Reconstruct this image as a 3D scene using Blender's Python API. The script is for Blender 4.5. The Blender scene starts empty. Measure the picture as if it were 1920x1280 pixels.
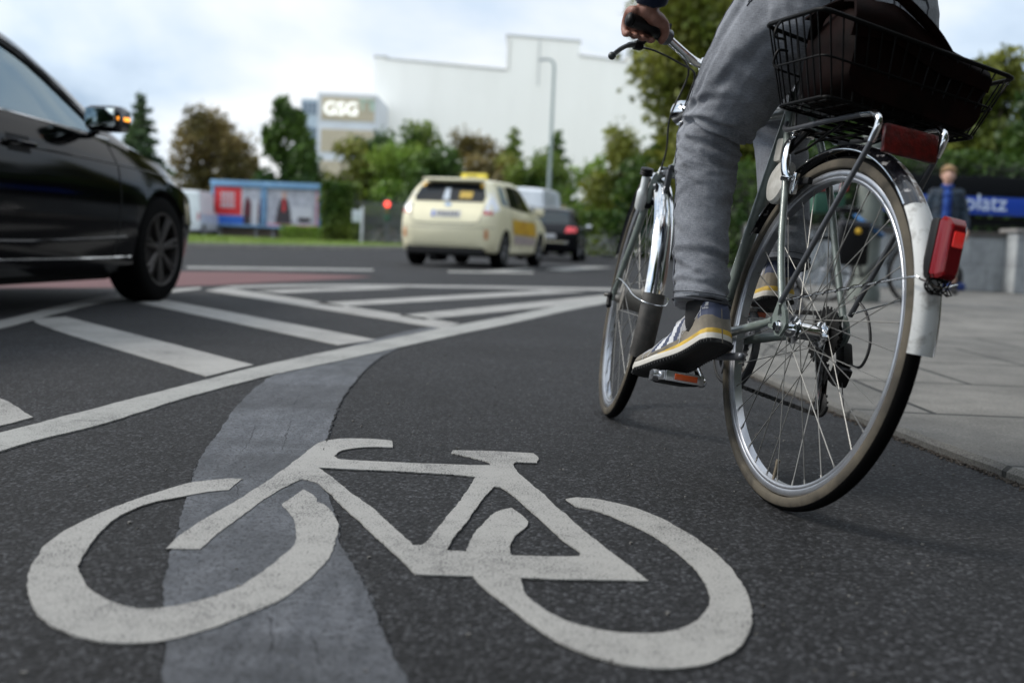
import bpy, bmesh, math, random
from mathutils import Vector, Matrix, noise, geometry
from mathutils.bvhtree import BVHTree

scene = bpy.context.scene
PI = math.pi
R = math.radians
V = Vector

# ------------------------------------------------------------------ camera
FPX = 1990.28                      # focal length in pixels of the 1920 px wide photograph
CAM = V((0.0, 0.0, 0.4943))        # lens height above the road
PITCH, ROLL = 0.09421, 0.04171
Fw = V((0, math.cos(PITCH), -math.sin(PITCH)))
R0 = V((1, 0, 0)); U0 = R0.cross(Fw)
Rt = math.cos(ROLL) * R0 + math.sin(ROLL) * U0
Up = -math.sin(ROLL) * R0 + math.cos(ROLL) * U0
cd = bpy.data.cameras.new('camera')
cam = bpy.data.objects.new('camera', cd); scene.collection.objects.link(cam)
cam.matrix_world = Matrix(((Rt.x, Up.x, -Fw.x, CAM.x), (Rt.y, Up.y, -Fw.y, CAM.y), (Rt.z, Up.z, -Fw.z, CAM.z), (0, 0, 0, 1)))
cd.sensor_width = 36.0; cd.lens = FPX * 36 / 1920
cd.clip_start = 0.05; cd.clip_end = 2000
cd.dof.use_dof = True; cd.dof.focus_distance = 2.25; cd.dof.aperture_fstop = 2.6
cd.dof.aperture_blades = 9
scene.camera = cam

# ------------------------------------------------------------------ sky and sun
SUN_EL, SUN_AZ = R(42), R(-84)    # to the left, through thin cloud
world = bpy.data.worlds.new('World'); scene.world = world; world.use_nodes = True
nt = world.node_tree; nt.nodes.clear()
N = nt.nodes.new; L = nt.links.new
out = N('ShaderNodeOutputWorld'); bg = N('ShaderNodeBackground'); bg.inputs[1].default_value = 0.1
sky = N('ShaderNodeTexSky'); sky.sky_type = 'NISHITA'; sky.sun_disc = False
sky.sun_elevation = SUN_EL; sky.sun_rotation = SUN_AZ
tc = N('ShaderNodeTexCoord'); mp = N('ShaderNodeMapping'); mp.inputs['Scale'].default_value = (1.0, 1.0, 2.6)
mp.inputs['Rotation'].default_value = (0.12, 0.25, 0.4); mp.inputs['Location'].default_value = (0.31, 0.1, 0.42)
n1 = N('ShaderNodeTexNoise'); n1.inputs['Scale'].default_value = 2.3; n1.inputs['Detail'].default_value = 7; n1.inputs['Roughness'].default_value = .5
n1.inputs['Distortion'].default_value = .35
r1 = N('ShaderNodeValToRGB'); r1.color_ramp.elements[0].position = .34; r1.color_ramp.elements[0].color = (.30, .41, .56, 1)
r1.color_ramp.elements[1].position = .58; r1.color_ramp.elements[1].color = (1, 1, 1, 1)
e = r1.color_ramp.elements.new(.47); e.color = (.66, .76, .88, 1)
ml = N('ShaderNodeMixRGB'); ml.blend_type = 'MULTIPLY'; ml.inputs[0].default_value = 1; ml.inputs[2].default_value = (9.3, 9.5, 9.7, 1)
mx = N('ShaderNodeMixRGB'); mx.inputs[0].default_value = .93
L(tc.outputs['Generated'], mp.inputs[0]); L(mp.outputs[0], n1.inputs[0]); L(n1.outputs[0], r1.inputs[0]); L(r1.outputs[0], ml.inputs[1])
sx = N('ShaderNodeSeparateXYZ'); L(tc.outputs['Generated'], sx.inputs[0])
gr = N('ShaderNodeMapRange'); gr.inputs[1].default_value = -1; gr.inputs[2].default_value = 1; gr.inputs[3].default_value = 1.2; gr.inputs[4].default_value = .60; L(sx.outputs[1], gr.inputs[0])
gm_ = N('ShaderNodeMixRGB'); gm_.blend_type = 'MULTIPLY'; gm_.inputs[0].default_value = 1; L(ml.outputs[0], gm_.inputs[1]); L(gr.outputs[0], gm_.inputs[2])   # added brightness gradient: sky lighter behind the camera, dimmer ahead
L(sky.outputs[0], mx.inputs[1]); L(gm_.outputs[0], mx.inputs[2]); L(mx.outputs[0], bg.inputs[0]); L(bg.outputs[0], out.inputs[0])
sd = bpy.data.lights.new('sun', 'SUN'); sd.energy = 1.7; sd.angle = R(18); sd.color = (1, .95, .88)
so = bpy.data.objects.new('sun', sd); scene.collection.objects.link(so)
sdir = V((math.sin(SUN_AZ) * math.cos(SUN_EL), math.cos(SUN_AZ) * math.cos(SUN_EL), math.sin(SUN_EL)))
so.rotation_euler = sdir.to_track_quat('Z', 'Y').to_euler()
scene.view_settings.view_transform = 'Standard'; scene.view_settings.look = 'None'
scene.view_settings.exposure = 0.92; scene.view_settings.gamma = 1.0
scene.render.film_transparent = False

# ------------------------------------------------------------------ helpers
def ray(px, py):
    return Fw * FPX + Rt * (px - 960) - Up * (py - 640)
def road_point(px, py, z=0.0):
    d = ray(px, py); p = CAM + d * ((z - CAM.z) / d.z); return p
def far_point(px, py, Y):
    d = ray(px, py); return CAM + d * (Y / d.y)

def smat(name, col, rough=.5, metal=0., col2=None, vscale=8., vdetail=5., vpos=(.4, .6), bump=0., bscale=200., bdist=.002, coat=0., spec=.5,
         coords='Object', emit=None, estr=0., sheen=0., trans=0., aniso=(1, 1, 1), island=0.):
    m = bpy.data.materials.new(name); m.use_nodes = True
    nt = m.node_tree; b = nt.nodes['Principled BSDF']; N = nt.nodes.new; L = nt.links.new
    b.inputs['Roughness'].default_value = rough; b.inputs['Metallic'].default_value = metal
    b.inputs['Base Color'].default_value = (*col, 1); b.inputs['Coat Weight'].default_value = coat; b.inputs['Coat Roughness'].default_value = .04
    b.inputs['Specular IOR Level'].default_value = spec
    if sheen: b.inputs['Sheen Weight'].default_value = sheen
    if trans: b.inputs['Transmission Weight'].default_value = trans
    if emit: b.inputs['Emission Color'].default_value = (*emit, 1); b.inputs['Emission Strength'].default_value = estr
    tc = N('ShaderNodeTexCoord'); mp = N('ShaderNodeMapping'); mp.inputs['Scale'].default_value = aniso
    L(tc.outputs[coords], mp.inputs[0])
    if col2 is not None:
        n = N('ShaderNodeTexNoise'); n.inputs['Scale'].default_value = vscale; n.inputs['Detail'].default_value = vdetail; n.inputs['Roughness'].default_value = .6
        r = N('ShaderNodeValToRGB'); r.color_ramp.elements[0].position = vpos[0]; r.color_ramp.elements[1].position = vpos[1]
        r.color_ramp.elements[0].color = (*col, 1); r.color_ramp.elements[1].color = (*col2, 1)
        L(mp.outputs[0], n.inputs[0]); L(n.outputs[0], r.inputs[0]); last = r.outputs[0]
        if island:
            g = N('ShaderNodeNewGeometry'); hs = N('ShaderNodeHueSaturation'); mr = N('ShaderNodeMapRange')
            mr.inputs[3].default_value = 1 - island; mr.inputs[4].default_value = 1 + island
            L(g.outputs['Random Per Island'], mr.inputs[0]); L(mr.outputs[0], hs.inputs['Value']); L(last, hs.inputs['Color']); last = hs.outputs[0]
        L(last, b.inputs['Base Color'])
    if bump:
        n = N('ShaderNodeTexNoise'); n.inputs['Scale'].default_value = bscale; n.inputs['Detail'].default_value = 4
        bp = N('ShaderNodeBump'); bp.inputs['Strength'].default_value = bump; bp.inputs['Distance'].default_value = bdist
        L(mp.outputs[0], n.inputs[0]); L(n.outputs[0], bp.inputs['Height']); L(bp.outputs[0], b.inputs['Normal'])
    return m

class MB:
    def __init__(s): s.v = []; s.f = []; s.m = []
    def add(s, vs, fs, m=0):
        o = len(s.v); s.v += [V(v) for v in vs]; s.f += [tuple(i + o for i in f) for f in fs]; s.m += [m] * len(fs); return s
    def ring_loft(s, rings, closed_path=False, caps=True, m=0, closed_ring=True):
        n = len(rings[0]); o = len(s.v)
        for r in rings: s.v += [V(p) for p in r]
        k = len(rings); rr = k if closed_path else k - 1; nn = n if closed_ring else n - 1
        for i in range(rr):
            a = o + i * n; b = o + ((i + 1) % k) * n
            for j in range(nn):
                j2 = (j + 1) % n; s.f.append((a + j, a + j2, b + j2, b + j)); s.m.append(m)
        if caps and not closed_path and closed_ring:
            s.f.append(tuple(o + j for j in reversed(range(n)))); s.m.append(m)
            s.f.append(tuple(o + (k - 1) * n + j for j in range(n))); s.m.append(m)
        return s
    def tube(s, pts, r, n=12, m=0, closed=False, caps=True, round_ends=False, flat=(1, 1), up=None):
        pts = [V(p) for p in pts]; k = len(pts)
        rs = list(r) if isinstance(r, (list, tuple)) else [r] * k
        T = []
        for i in range(k):
            if closed: t = pts[(i + 1) % k] - pts[i - 1]
            else: t = pts[min(i + 1, k - 1)] - pts[max(i - 1, 0)]
            T.append(t.normalized())
        u = V(up) if up else (V((0, 0, 1)) if abs(T[0].z) < .9 else V((1, 0, 0)))
        rings = []
        for i in range(k):
            u = (u - T[i] * u.dot(T[i])); u = u.normalized() if u.length > 1e-6 else T[i].orthogonal().normalized()
            w = T[i].cross(u)
            rings.append([pts[i] + (u * math.cos(a) * flat[0] + w * math.sin(a) * flat[1]) * rs[i] for a in [2 * PI * j / n for j in range(n)]])
        s.ring_loft(rings, closed, caps, m)
        if round_ends:
            s.ball(pts[0], rs[0], n, m); s.ball(pts[-1], rs[-1], n, m)
        return s
    def ball(s, c, r, n=12, m=0, sc=(1, 1, 1), rot=None):
        h = max(4, n // 2); vs = []; fs = []
        c = V(c); mt = rot or Matrix.Identity(3)
        for i in range(1, h):
            a = PI * i / h
            for j in range(n):
                b = 2 * PI * j / n
                vs.append(c + mt @ V((r * sc[0] * math.sin(a) * math.cos(b), r * sc[1] * math.sin(a) * math.sin(b), r * sc[2] * math.cos(a))))
        t = len(vs); vs.append(c + mt @ V((0, 0, r * sc[2]))); vs.append(c - mt @ V((0, 0, r * sc[2])))
        for i in range(h - 2):
            for j in range(n):
                j2 = (j + 1) % n; fs.append((i * n + j, i * n + n + j, i * n + n + j2, i * n + j2))
        for j in range(n):
            j2 = (j + 1) % n; fs.append((t, j, j2)); fs.append((t + 1, (h - 2) * n + j2, (h - 2) * n + j))
        return s.add(vs, fs, m)
    def box(s, c, size, m=0, bev=0., rot=None, seg=2):
        bm = bmesh.new(); bmesh.ops.create_cube(bm, size=1)
        for v in bm.verts: v.co = V((v.co.x * size[0], v.co.y * size[1], v.co.z * size[2]))
        if bev: bmesh.ops.bevel(bm, geom=bm.edges[:], offset=bev, segments=seg, affect='EDGES', profile=.6)
        mt = rot or Matrix.Identity(3); bm.verts.index_update()
        vs = [V(c) + mt @ v.co for v in bm.verts]; fs = [[v.index for v in f.verts] for f in bm.faces]; bm.free()
        return s.add(vs, fs, m)
    def lathe(s, prof, c, axis, n=48, mats=None, closed=False):
        """prof = [(radius, along axis)]"""
        ax = V(axis).normalized(); u = ax.orthogonal().normalized(); w = ax.cross(u); c = V(c); k = len(prof); o = len(s.v)
        for i in range(n):
            a = 2 * PI * i / n; d = u * math.cos(a) + w * math.sin(a)
            s.v += [c + d * p[0] + ax * p[1] for p in prof]
        kk = k if closed else k - 1
        for i in range(n):
            a = o + i * k; b = o + ((i + 1) % n) * k
            for j in range(kk):
                j2 = (j + 1) % k; s.f.append((a + j, b + j, b + j2, a + j2)); s.m.append(mats[j] if mats else 0)
        return s
    def prism(s, poly, to3, depth, m=0):
        """poly 2D outline, to3(x, y, d) gives the 3D point"""
        n = len(poly); tris = geometry.tessellate_polygon([[V((p[0], p[1], 0)) for p in poly]]); o = len(s.v)
        for d in (0, depth): s.v += [V(to3(p[0], p[1], d)) for p in poly]
        for t in tris: s.f.append(tuple(o + i for i in t)); s.f.append(tuple(o + n + i for i in reversed(t))); s.m += [m, m]
        for i in range(n):
            j = (i + 1) % n; s.f.append((o + i, o + j, o + n + j, o + n + i)); s.m.append(m)
        return s
    def build(s, name, mats, parent=None, smooth=35, mw=None):
        me = bpy.data.meshes.new(name); me.from_pydata([tuple(v) for v in s.v], [], s.f)
        for m in (mats if isinstance(mats, (list, tuple)) else [mats]): me.materials.append(m)
        me.polygons.foreach_set('material_index', s.m)
        bm = bmesh.new(); bm.from_mesh(me); bmesh.ops.recalc_face_normals(bm, faces=bm.faces); bm.to_mesh(me); bm.free()
        o = bpy.data.objects.new(name, me); scene.collection.objects.link(o)
        if smooth:
            me.shade_smooth()
            if smooth < 180: me.set_sharp_from_angle(angle=R(smooth))
        if parent: o.parent = parent
        if mw is not None: o.matrix_world = mw
        return o

def tag(o, label=None, cat=None, group=None, kind=None):
    if label: o['label'] = label
    if cat: o['category'] = cat
    if group: o['group'] = group
    if kind: o['kind'] = kind
    return o
def empty(name, mw=None):
    o = bpy.data.objects.new(name, None); scene.collection.objects.link(o); o.empty_display_size = .1
    if mw is not None: o.matrix_world = mw
    return o
def copy_tree(o, parent=None):
    c = o.copy(); scene.collection.objects.link(c); c.parent = parent
    for ch in list(o.children): copy_tree(ch, c)
    return c
def catmull(pts, n=8, closed=False):
    pts = [V(p) for p in pts]; k = len(pts); res = []
    rng = range(k) if closed else range(k - 1)
    for i in rng:
        if closed: a, b, c, d = pts[i - 1], pts[i], pts[(i + 1) % k], pts[(i + 2) % k]
        else: a, b, c, d = pts[max(i - 1, 0)], pts[i], pts[i + 1], pts[min(i + 2, k - 1)]
        for j in range(n):
            t = j / n
            res.append(.5 * ((2 * b) + (c - a) * t + (2 * a - 5 * b + 4 * c - d) * t * t + (3 * b - a - 3 * c + d) * t ** 3))
    if not closed: res.append(pts[-1])
    return res
def finalize(o):
    """bake the modifiers of o into its mesh"""
    bpy.context.view_layer.update(); dg = bpy.context.evaluated_depsgraph_get()
    me = bpy.data.meshes.new_from_object(o.evaluated_get(dg)); o.modifiers.clear(); old = o.data; o.data = me; me.name = o.name
    bpy.data.meshes.remove(old); return o
def text_mesh(s, size, depth, mat, name, bold=0.):
    cu = bpy.data.curves.new(name, 'FONT'); cu.body = s; cu.size = size; cu.extrude = depth; cu.offset = bold; cu.align_x = 'LEFT'; cu.resolution_u = 3
    o = bpy.data.objects.new(name, cu); scene.collection.objects.link(o)
    bpy.context.view_layer.update(); me = bpy.data.meshes.new_from_object(o.evaluated_get(bpy.context.evaluated_depsgraph_get()))
    bpy.data.objects.remove(o); me.materials.clear(); me.materials.append(mat)
    p = bpy.data.objects.new(name, me); scene.collection.objects.link(p); return p

def blob(name, chains, voxel, mat, parent=None, disp=None, smooth_it=3, mw=None):
    """one continuous skin grown round chains of (point, radius)"""
    b = MB()
    for ch in chains:
        opt = ch[-1] if isinstance(ch[-1], str) else ''
        c = [q for q in ch if not isinstance(q, str)]
        P = catmull([V((*q[0],)) for q in c], 5); rr = catmull([V((q[1], 0, 0)) for q in c], 5)
        b.tube(P, [max(q.x, .001) for q in rr], 20)
        if 'a' not in opt: b.ball(P[0], rr[0].x, 20)
        if 'b' not in opt: b.ball(P[-1], rr[-1].x, 20)
    o = b.build(name, mat, parent, smooth=180)
    md = o.modifiers.new('r', 'REMESH'); md.mode = 'VOXEL'; md.voxel_size = voxel; md.use_smooth_shade = True
    if smooth_it:
        sm = o.modifiers.new('s', 'SMOOTH'); sm.iterations = smooth_it; sm.factor = .5
    finalize(o)
    if disp:
        me = o.data; no = [v.normal.copy() for v in me.vertices]
        for v, q in zip(me.vertices, no): v.co = v.co + q * disp(v.co, q)
    o.data.shade_smooth()
    if mw is not None: o.matrix_world = mw
    return o

# ------------------------------------------------------------------ materials
def asphalt(name, lo, hi, scale, big=None, rough=.85, bump=.6, smoothish=0.):
    m = bpy.data.materials.new(name); m.use_nodes = True; nt = m.node_tree; b = nt.nodes['Principled BSDF']; N = nt.nodes.new; L = nt.links.new
    tc = N('ShaderNodeTexCoord'); vo = N('ShaderNodeTexVoronoi'); vo.inputs['Scale'].default_value = scale
    L(tc.outputs['Object'], vo.inputs[0])
    rp = N('ShaderNodeValToRGB'); rp.color_ramp.elements[0].color = (*lo, 1); rp.color_ramp.elements[1].color = (*hi, 1)
    rp.color_ramp.elements[0].position = .2; rp.color_ramp.elements[1].position = 1.
    ee = rp.color_ramp.elements.new(.72); ee.color = tuple(x * .42 + y * .3 for x, y in zip(lo, hi)) + (1,)
    sp = N('ShaderNodeSeparateColor'); L(vo.outputs['Color'], sp.inputs[0]); L(sp.outputs[0], rp.inputs[0])
    # dark binder between the stones
    rd = N('ShaderNodeMapRange'); rd.inputs[1].default_value = .2; rd.inputs[2].default_value = .75; rd.inputs[3].default_value = 1; rd.inputs[4].default_value = .35 + smoothish
    L(vo.outputs['Distance'], rd.inputs[0])
    m1 = N('ShaderNodeMixRGB'); m1.blend_type = 'MULTIPLY'; m1.inputs[0].default_value = 1
    L(rp.outputs[0], m1.inputs[1]); L(rd.outputs[0], m1.inputs[2])
    n = N('ShaderNodeTexNoise'); n.inputs['Scale'].default_value = .9; n.inputs['Detail'].default_value = 6; n.inputs['Roughness'].default_value = .65; L(tc.outputs['Object'], n.inputs[0])
    r2 = N('ShaderNodeMapRange'); r2.inputs[1].default_value = .3; r2.inputs[2].default_value = .7; r2.inputs[3].default_value = .50; r2.inputs[4].default_value = 1.42; L(n.outputs[0], r2.inputs[0])
    n3 = N('ShaderNodeTexNoise'); n3.inputs['Scale'].default_value = 28; n3.inputs['Detail'].default_value = 3; L(tc.outputs['Object'], n3.inputs[0])
    r3 = N('ShaderNodeMapRange'); r3.inputs[1].default_value = .3; r3.inputs[2].default_value = .7; r3.inputs[3].default_value = .8; r3.inputs[4].default_value = 1.2; L(n3.outputs[0], r3.inputs[0])
    mm = N('ShaderNodeMath'); mm.operation = 'MULTIPLY'; L(r2.outputs[0], mm.inputs[0]); L(r3.outputs[0], mm.inputs[1])
    m2 = N('ShaderNodeMixRGB'); m2.blend_type = 'MULTIPLY'; m2.inputs[0].default_value = 1; L(m1.outputs[0], m2.inputs[1]); L(mm.outputs[0], m2.inputs[2])
    L(m2.outputs[0], b.inputs['Base Color']); b.inputs['Roughness'].default_value = rough; b.inputs['Specular IOR Level'].default_value = .3
    bp = N('ShaderNodeBump'); bp.inputs['Strength'].default_value = bump; bp.inputs['Distance'].default_value = .003; bp.invert = True
    L(vo.outputs['Distance'], bp.inputs['Height']); L(bp.outputs[0], b.inputs['Normal'])
    return m
def worn_paint(name, col, wear_col, amount=.5, stone=260.):
    m = bpy.data.materials.new(name); m.use_nodes = True; nt = m.node_tree; b = nt.nodes['Principled BSDF']; N = nt.nodes.new; L = nt.links.new
    tc = N('ShaderNodeTexCoord')
    def noi(s, d=4): 
        n = N('ShaderNodeTexNoise'); n.inputs['Scale'].default_value = s; n.inputs['Detail'].default_value = d; n.inputs['Roughness'].default_value = .6; L(tc.outputs['Object'], n.inputs[0]); return n
    a = noi(stone, 2); c = noi(3.5, 5); g = noi(38, 4)
    ad = N('ShaderNodeMath'); ad.operation = 'MULTIPLY_ADD'; L(c.outputs[0], ad.inputs[0]); ad.inputs[1].default_value = .45; L(a.outputs[0], ad.inputs[2])
    ad2 = N('ShaderNodeMath'); ad2.operation = 'MULTIPLY_ADD'; L(g.outputs[0], ad2.inputs[0]); ad2.inputs[1].default_value = .3; L(ad.outputs[0], ad2.inputs[2])
    rp = N('ShaderNodeValToRGB'); e0, e1 = rp.color_ramp.elements; e0.position = .70; e1.position = .95; e0.color = (*wear_col, 1); e1.color = (*col, 1)
    em = rp.color_ramp.elements.new(.80); em.color = tuple(x * .80 for x in col) + (1,)
    L(ad2.outputs[0], rp.inputs[0]); L(rp.outputs[0], b.inputs['Base Color']); b.inputs['Roughness'].default_value = .7; b.inputs['Specular IOR Level'].default_value = .3
    bp = N('ShaderNodeBump'); bp.inputs['Strength'].default_value = .5; bp.inputs['Distance'].default_value = .0015; L(a.outputs[0], bp.inputs['Height']); L(bp.outputs[0], b.inputs['Normal'])
    return m
def paving(name, c1, c2, cm, bw, rh, mortar, rotz, loc=(0, 0, 0), grain=210.):
    m = bpy.data.materials.new(name); m.use_nodes = True; nt = m.node_tree; b = nt.nodes['Principled BSDF']; N = nt.nodes.new; L = nt.links.new
    tc = N('ShaderNodeTexCoord'); mp = N('ShaderNodeMapping'); mp.inputs['Rotation'].default_value = (0, 0, rotz); mp.inputs['Location'].default_value = loc
    L(tc.outputs['Object'], mp.inputs[0])
    wn = N('ShaderNodeTexNoise'); wn.inputs['Scale'].default_value = 6; L(tc.outputs['Object'], wn.inputs[0])
    wm = N('ShaderNodeMixRGB'); wm.blend_type = 'ADD'; wm.inputs[0].default_value = .012; L(mp.outputs[0], wm.inputs[1]); L(wn.outputs['Color'], wm.inputs[2])
    br = N('ShaderNodeTexBrick'); br.inputs['Color1'].default_value = (*c1, 1); br.inputs['Color2'].default_value = (*c2, 1); br.inputs['Mortar'].default_value = (*cm, 1)
    br.inputs['Scale'].default_value = 1; br.inputs['Mortar Size'].default_value = mortar; br.inputs['Brick Width'].default_value = bw; br.inputs['Row Height'].default_value = rh
    br.inputs['Mortar Smooth'].default_value = .3; br.offset = .43
    L(wm.outputs[0], br.inputs[0])
    n = N('ShaderNodeTexNoise'); n.inputs['Scale'].default_value = 2.2; n.inputs['Detail'].default_value = 8; n.inputs['Roughness'].default_value = .7; L(tc.outputs['Object'], n.inputs[0])
    r2 = N('ShaderNodeMapRange'); r2.inputs[1].default_value = .3; r2.inputs[2].default_value = .7; r2.inputs[3].default_value = .55; r2.inputs[4].default_value = 1.3; L(n.outputs[0], r2.inputs[0])
    g = N('ShaderNodeTexNoise'); g.inputs['Scale'].default_value = grain; g.inputs['Detail'].default_value = 2; L(tc.outputs['Object'], g.inputs[0])
    r3 = N('ShaderNodeMapRange'); r3.inputs[1].default_value = .3; r3.inputs[2].default_value = .7; r3.inputs[3].default_value = .62; r3.inputs[4].default_value = 1.38; L(g.outputs[0], r3.inputs[0])
    mm = N('ShaderNodeMath'); mm.operation = 'MULTIPLY'; L(r2.outputs[0], mm.inputs[0]); L(r3.outputs[0], mm.inputs[1])
    m2 = N('ShaderNodeMixRGB'); m2.blend_type = 'MULTIPLY'; m2.inputs[0].default_value = 1; L(br.outputs[0], m2.inputs[1]); L(mm.outputs[0], m2.inputs[2])
    L(m2.outputs[0], b.inputs['Base Color']); b.inputs['Roughness'].default_value = .8; b.inputs['Specular IOR Level'].default_value = .35
    sub = N('ShaderNodeMath'); sub.operation = 'MULTIPLY_ADD'; L(br.outputs['Fac'], sub.inputs[0]); sub.inputs[1].default_value = -3; L(g.outputs[0], sub.inputs[2])
    bp = N('ShaderNodeBump'); bp.inputs['Strength'].default_value = .4; bp.inputs['Distance'].default_value = .002; L(sub.outputs[0], bp.inputs['Height']); L(bp.outputs[0], b.inputs['Normal'])
    return m
def leaf_mat(name, a, b_, scale=.35, var=.35):
    m = bpy.data.materials.new(name); m.use_nodes = True; nt = m.node_tree; nt.nodes.clear(); N = nt.nodes.new; L = nt.links.new
    o = N('ShaderNodeOutputMaterial'); d = N('ShaderNodeBsdfPrincipled'); d.inputs['Roughness'].default_value = .5; d.inputs['Specular IOR Level'].default_value = .3
    t = N('ShaderNodeBsdfTranslucent'); ms = N('ShaderNodeMixShader'); ms.inputs[0].default_value = .28
    tc = N('ShaderNodeTexCoord'); n = N('ShaderNodeTexNoise'); n.inputs['Scale'].default_value = scale; n.inputs['Detail'].default_value = 3; L(tc.outputs['Object'], n.inputs[0])
    rp = N('ShaderNodeValToRGB'); rp.color_ramp.elements[0].position = .38; rp.color_ramp.elements[1].position = .62
    rp.color_ramp.elements[0].color = (*a, 1); rp.color_ramp.elements[1].color = (*b_, 1); L(n.outputs[0], rp.inputs[0])
    g = N('ShaderNodeNewGeometry'); mr = N('ShaderNodeMapRange'); mr.inputs[3].default_value = 1 - var; mr.inputs[4].default_value = 1 + var; L(g.outputs['Random Per Island'], mr.inputs[0])
    hs = N('ShaderNodeHueSaturation'); L(mr.outputs[0], hs.inputs['Value']); L(rp.outputs[0], hs.inputs['Color'])
    L(hs.outputs[0], d.inputs['Base Color']); L(hs.outputs[0], t.inputs[0]); L(d.outputs[0], ms.inputs[1]); L(t.outputs[0], ms.inputs[2]); L(ms.outputs[0], o.inputs[0])
    return m

M = {}
M['asphalt'] = asphalt('asphalt', (.003, .0034, .0042), (.070, .072, .079), 165)
def bitumen():
    m = bpy.data.materials.new('bitumen_band'); m.use_nodes = True; nt = m.node_tree; b = nt.nodes['Principled BSDF']; N = nt.nodes.new; L = nt.links.new
    tc = N('ShaderNodeTexCoord')
    def noi(s, d, sc=(1, 1, 1), rz=0.):
        mp = N('ShaderNodeMapping'); mp.inputs['Scale'].default_value = sc; mp.inputs['Rotation'].default_value = (0, 0, rz); L(tc.outputs['Object'], mp.inputs[0])
        n = N('ShaderNodeTexNoise'); n.inputs['Scale'].default_value = s; n.inputs['Detail'].default_value = d; n.inputs['Roughness'].default_value = .65; L(mp.outputs[0], n.inputs[0]); return n
    def rng(src, a, c, lo, hi):
        r = N('ShaderNodeMapRange'); r.inputs[1].default_value = a; r.inputs[2].default_value = c; r.inputs[3].default_value = lo; r.inputs[4].default_value = hi; L(src.outputs[0], r.inputs[0]); return r
    st = noi(26, 6, (1, .18, 1), R(12)); pit = noi(190, 3); band = noi(2.6, 4, (.35, 1, 1)); mid = noi(45, 5)
    rp = N('ShaderNodeValToRGB'); rp.color_ramp.elements[0].position = .3; rp.color_ramp.elements[1].position = .7; rp.color_ramp.elements[0].color = (.042, .046, .054, 1); rp.color_ramp.elements[1].color = (.088, .093, .104, 1); L(st.outputs[0], rp.inputs[0])
    f = None
    for r in (rng(pit, .52, .62, 1, .18), rng(band, .38, .58, .55, 1.15), rng(mid, .35, .65, .8, 1.2)):
        if f is None: f = r
        else:
            mu = N('ShaderNodeMath'); mu.operation = 'MULTIPLY'; L(f.outputs[0], mu.inputs[0]); L(r.outputs[0], mu.inputs[1]); f = mu
    mm = N('ShaderNodeMixRGB'); mm.blend_type = 'MULTIPLY'; mm.inputs[0].default_value = 1; L(rp.outputs[0], mm.inputs[1]); L(f.outputs[0], mm.inputs[2]); L(mm.outputs[0], b.inputs['Base Color'])
    b.inputs['Roughness'].default_value = .6; b.inputs['Specular IOR Level'].default_value = .3
    bp = N('ShaderNodeBump'); bp.inputs['Strength'].default_value = .5; bp.inputs['Distance'].default_value = .002; L(f.outputs[0], bp.inputs['Height']); L(bp.outputs[0], b.inputs['Normal']); return m
M['patch'] = bitumen()
M['paint'] = worn_paint('road_paint', (.285, .28, .265), (.045, .045, .045), .5)
M['paint2'] = worn_paint('line_paint', (.28, .28, .265), (.06, .06, .06), .4)
M['red_path'] = worn_paint('red_surface', (.11, .042, .042), (.06, .03, .03), .3)
M['slab'] = paving('granite_slabs', (.098, .095, .087), (.15, .144, .130), (.007, .007, .006), 1.05, .80, .012, R(0), (.35, .0, 0))
M['kerb'] = paving('kerb_granite', (.098, .095, .087), (.14, .135, .122), (.03, .03, .028), 1.05, .80, .011, R(0), (.35, .0, 0))
M['grass'] = smat('grass', (.07, .12, .02), .9, col2=(.16, .22, .05), vscale=.8)
M['rubber'] = smat('tyre_rubber', (.003, .003, .003), .9, spec=.08, bump=.3, bscale=900, bdist=.0006)
M['tan'] = smat('tan_sidewall', (.095, .083, .064), .8, spec=.15, col2=(.05, .045, .037), vscale=11, bump=.3, bscale=500, bdist=.0006)
M['alu'] = smat('aluminium', (.62, .63, .65), .28, 1., col2=(.50, .51, .53), vscale=40)
M['rim'] = smat('rim_aluminium', (.48, .50, .53), .32, .9, col2=(.42, .43, .46), vscale=25)
M['chrome'] = smat('chrome', (.66, .67, .68), .12, 1., col2=(.42, .42, .42), vscale=60, vpos=(.5, .8))
M['steel'] = smat('dark_steel', (.11, .115, .125), .4, .7)
M['spoke'] = smat('spoke_steel', (.26, .255, .24), .5, .9)
M['frame'] = smat('frame_paint', (.165, .195, .178), .4, .15, col2=(.11, .13, .118), vscale=35, vpos=(.45, .75), coat=.4)
M['black'] = smat('black_plastic', (.003, .003, .0035), .5, spec=.22)
M['wire'] = smat('black_wire', (.0015, .0015, .0015), .5, spec=.12)
M['greasy'] = smat('greasy_steel', (.008, .0075, .007), .5, .2, spec=.3, bump=.3, bscale=300)
M['white_fender'] = smat('white_mudguard', (.52, .53, .52), .5, col2=(.12, .10, .085), vscale=26, vpos=(.50, .70), coat=.1)
M['dark_fender'] = smat('dark_mudguard', (.006, .006, .008), .18, col2=(.25, .24, .24), vscale=55, vpos=(.60, .66), coat=.3)
M['sticker'] = smat('sticker_remains', (.55, .55, .55), .6, col2=(.13, .10, .08), vscale=70, vpos=(.45, .55))
M['reflector'] = smat('red_reflector', (.10, .003, .003), .3, col2=(.05, .002, .002), vscale=90, coat=.1, bump=.4, bscale=250)
M['tail_red'] = smat('tail_light_red', (.15, .002, .005), .22, coat=.25, spec=.3)
M['tail_hot'] = smat('tail_light_bulb_area', (.55, .015, .015), .15, coat=.6, emit=(1, .05, .04), estr=.10)
M['orange'] = smat('orange_reflector', (.50, .07, .006), .35, coat=.6)
M['jeans'] = None
M['skin'] = smat('skin', (.26, .125, .09), .55, col2=(.21, .09, .06), vscale=40, bump=.15, bscale=400, bdist=.0005)
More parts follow.
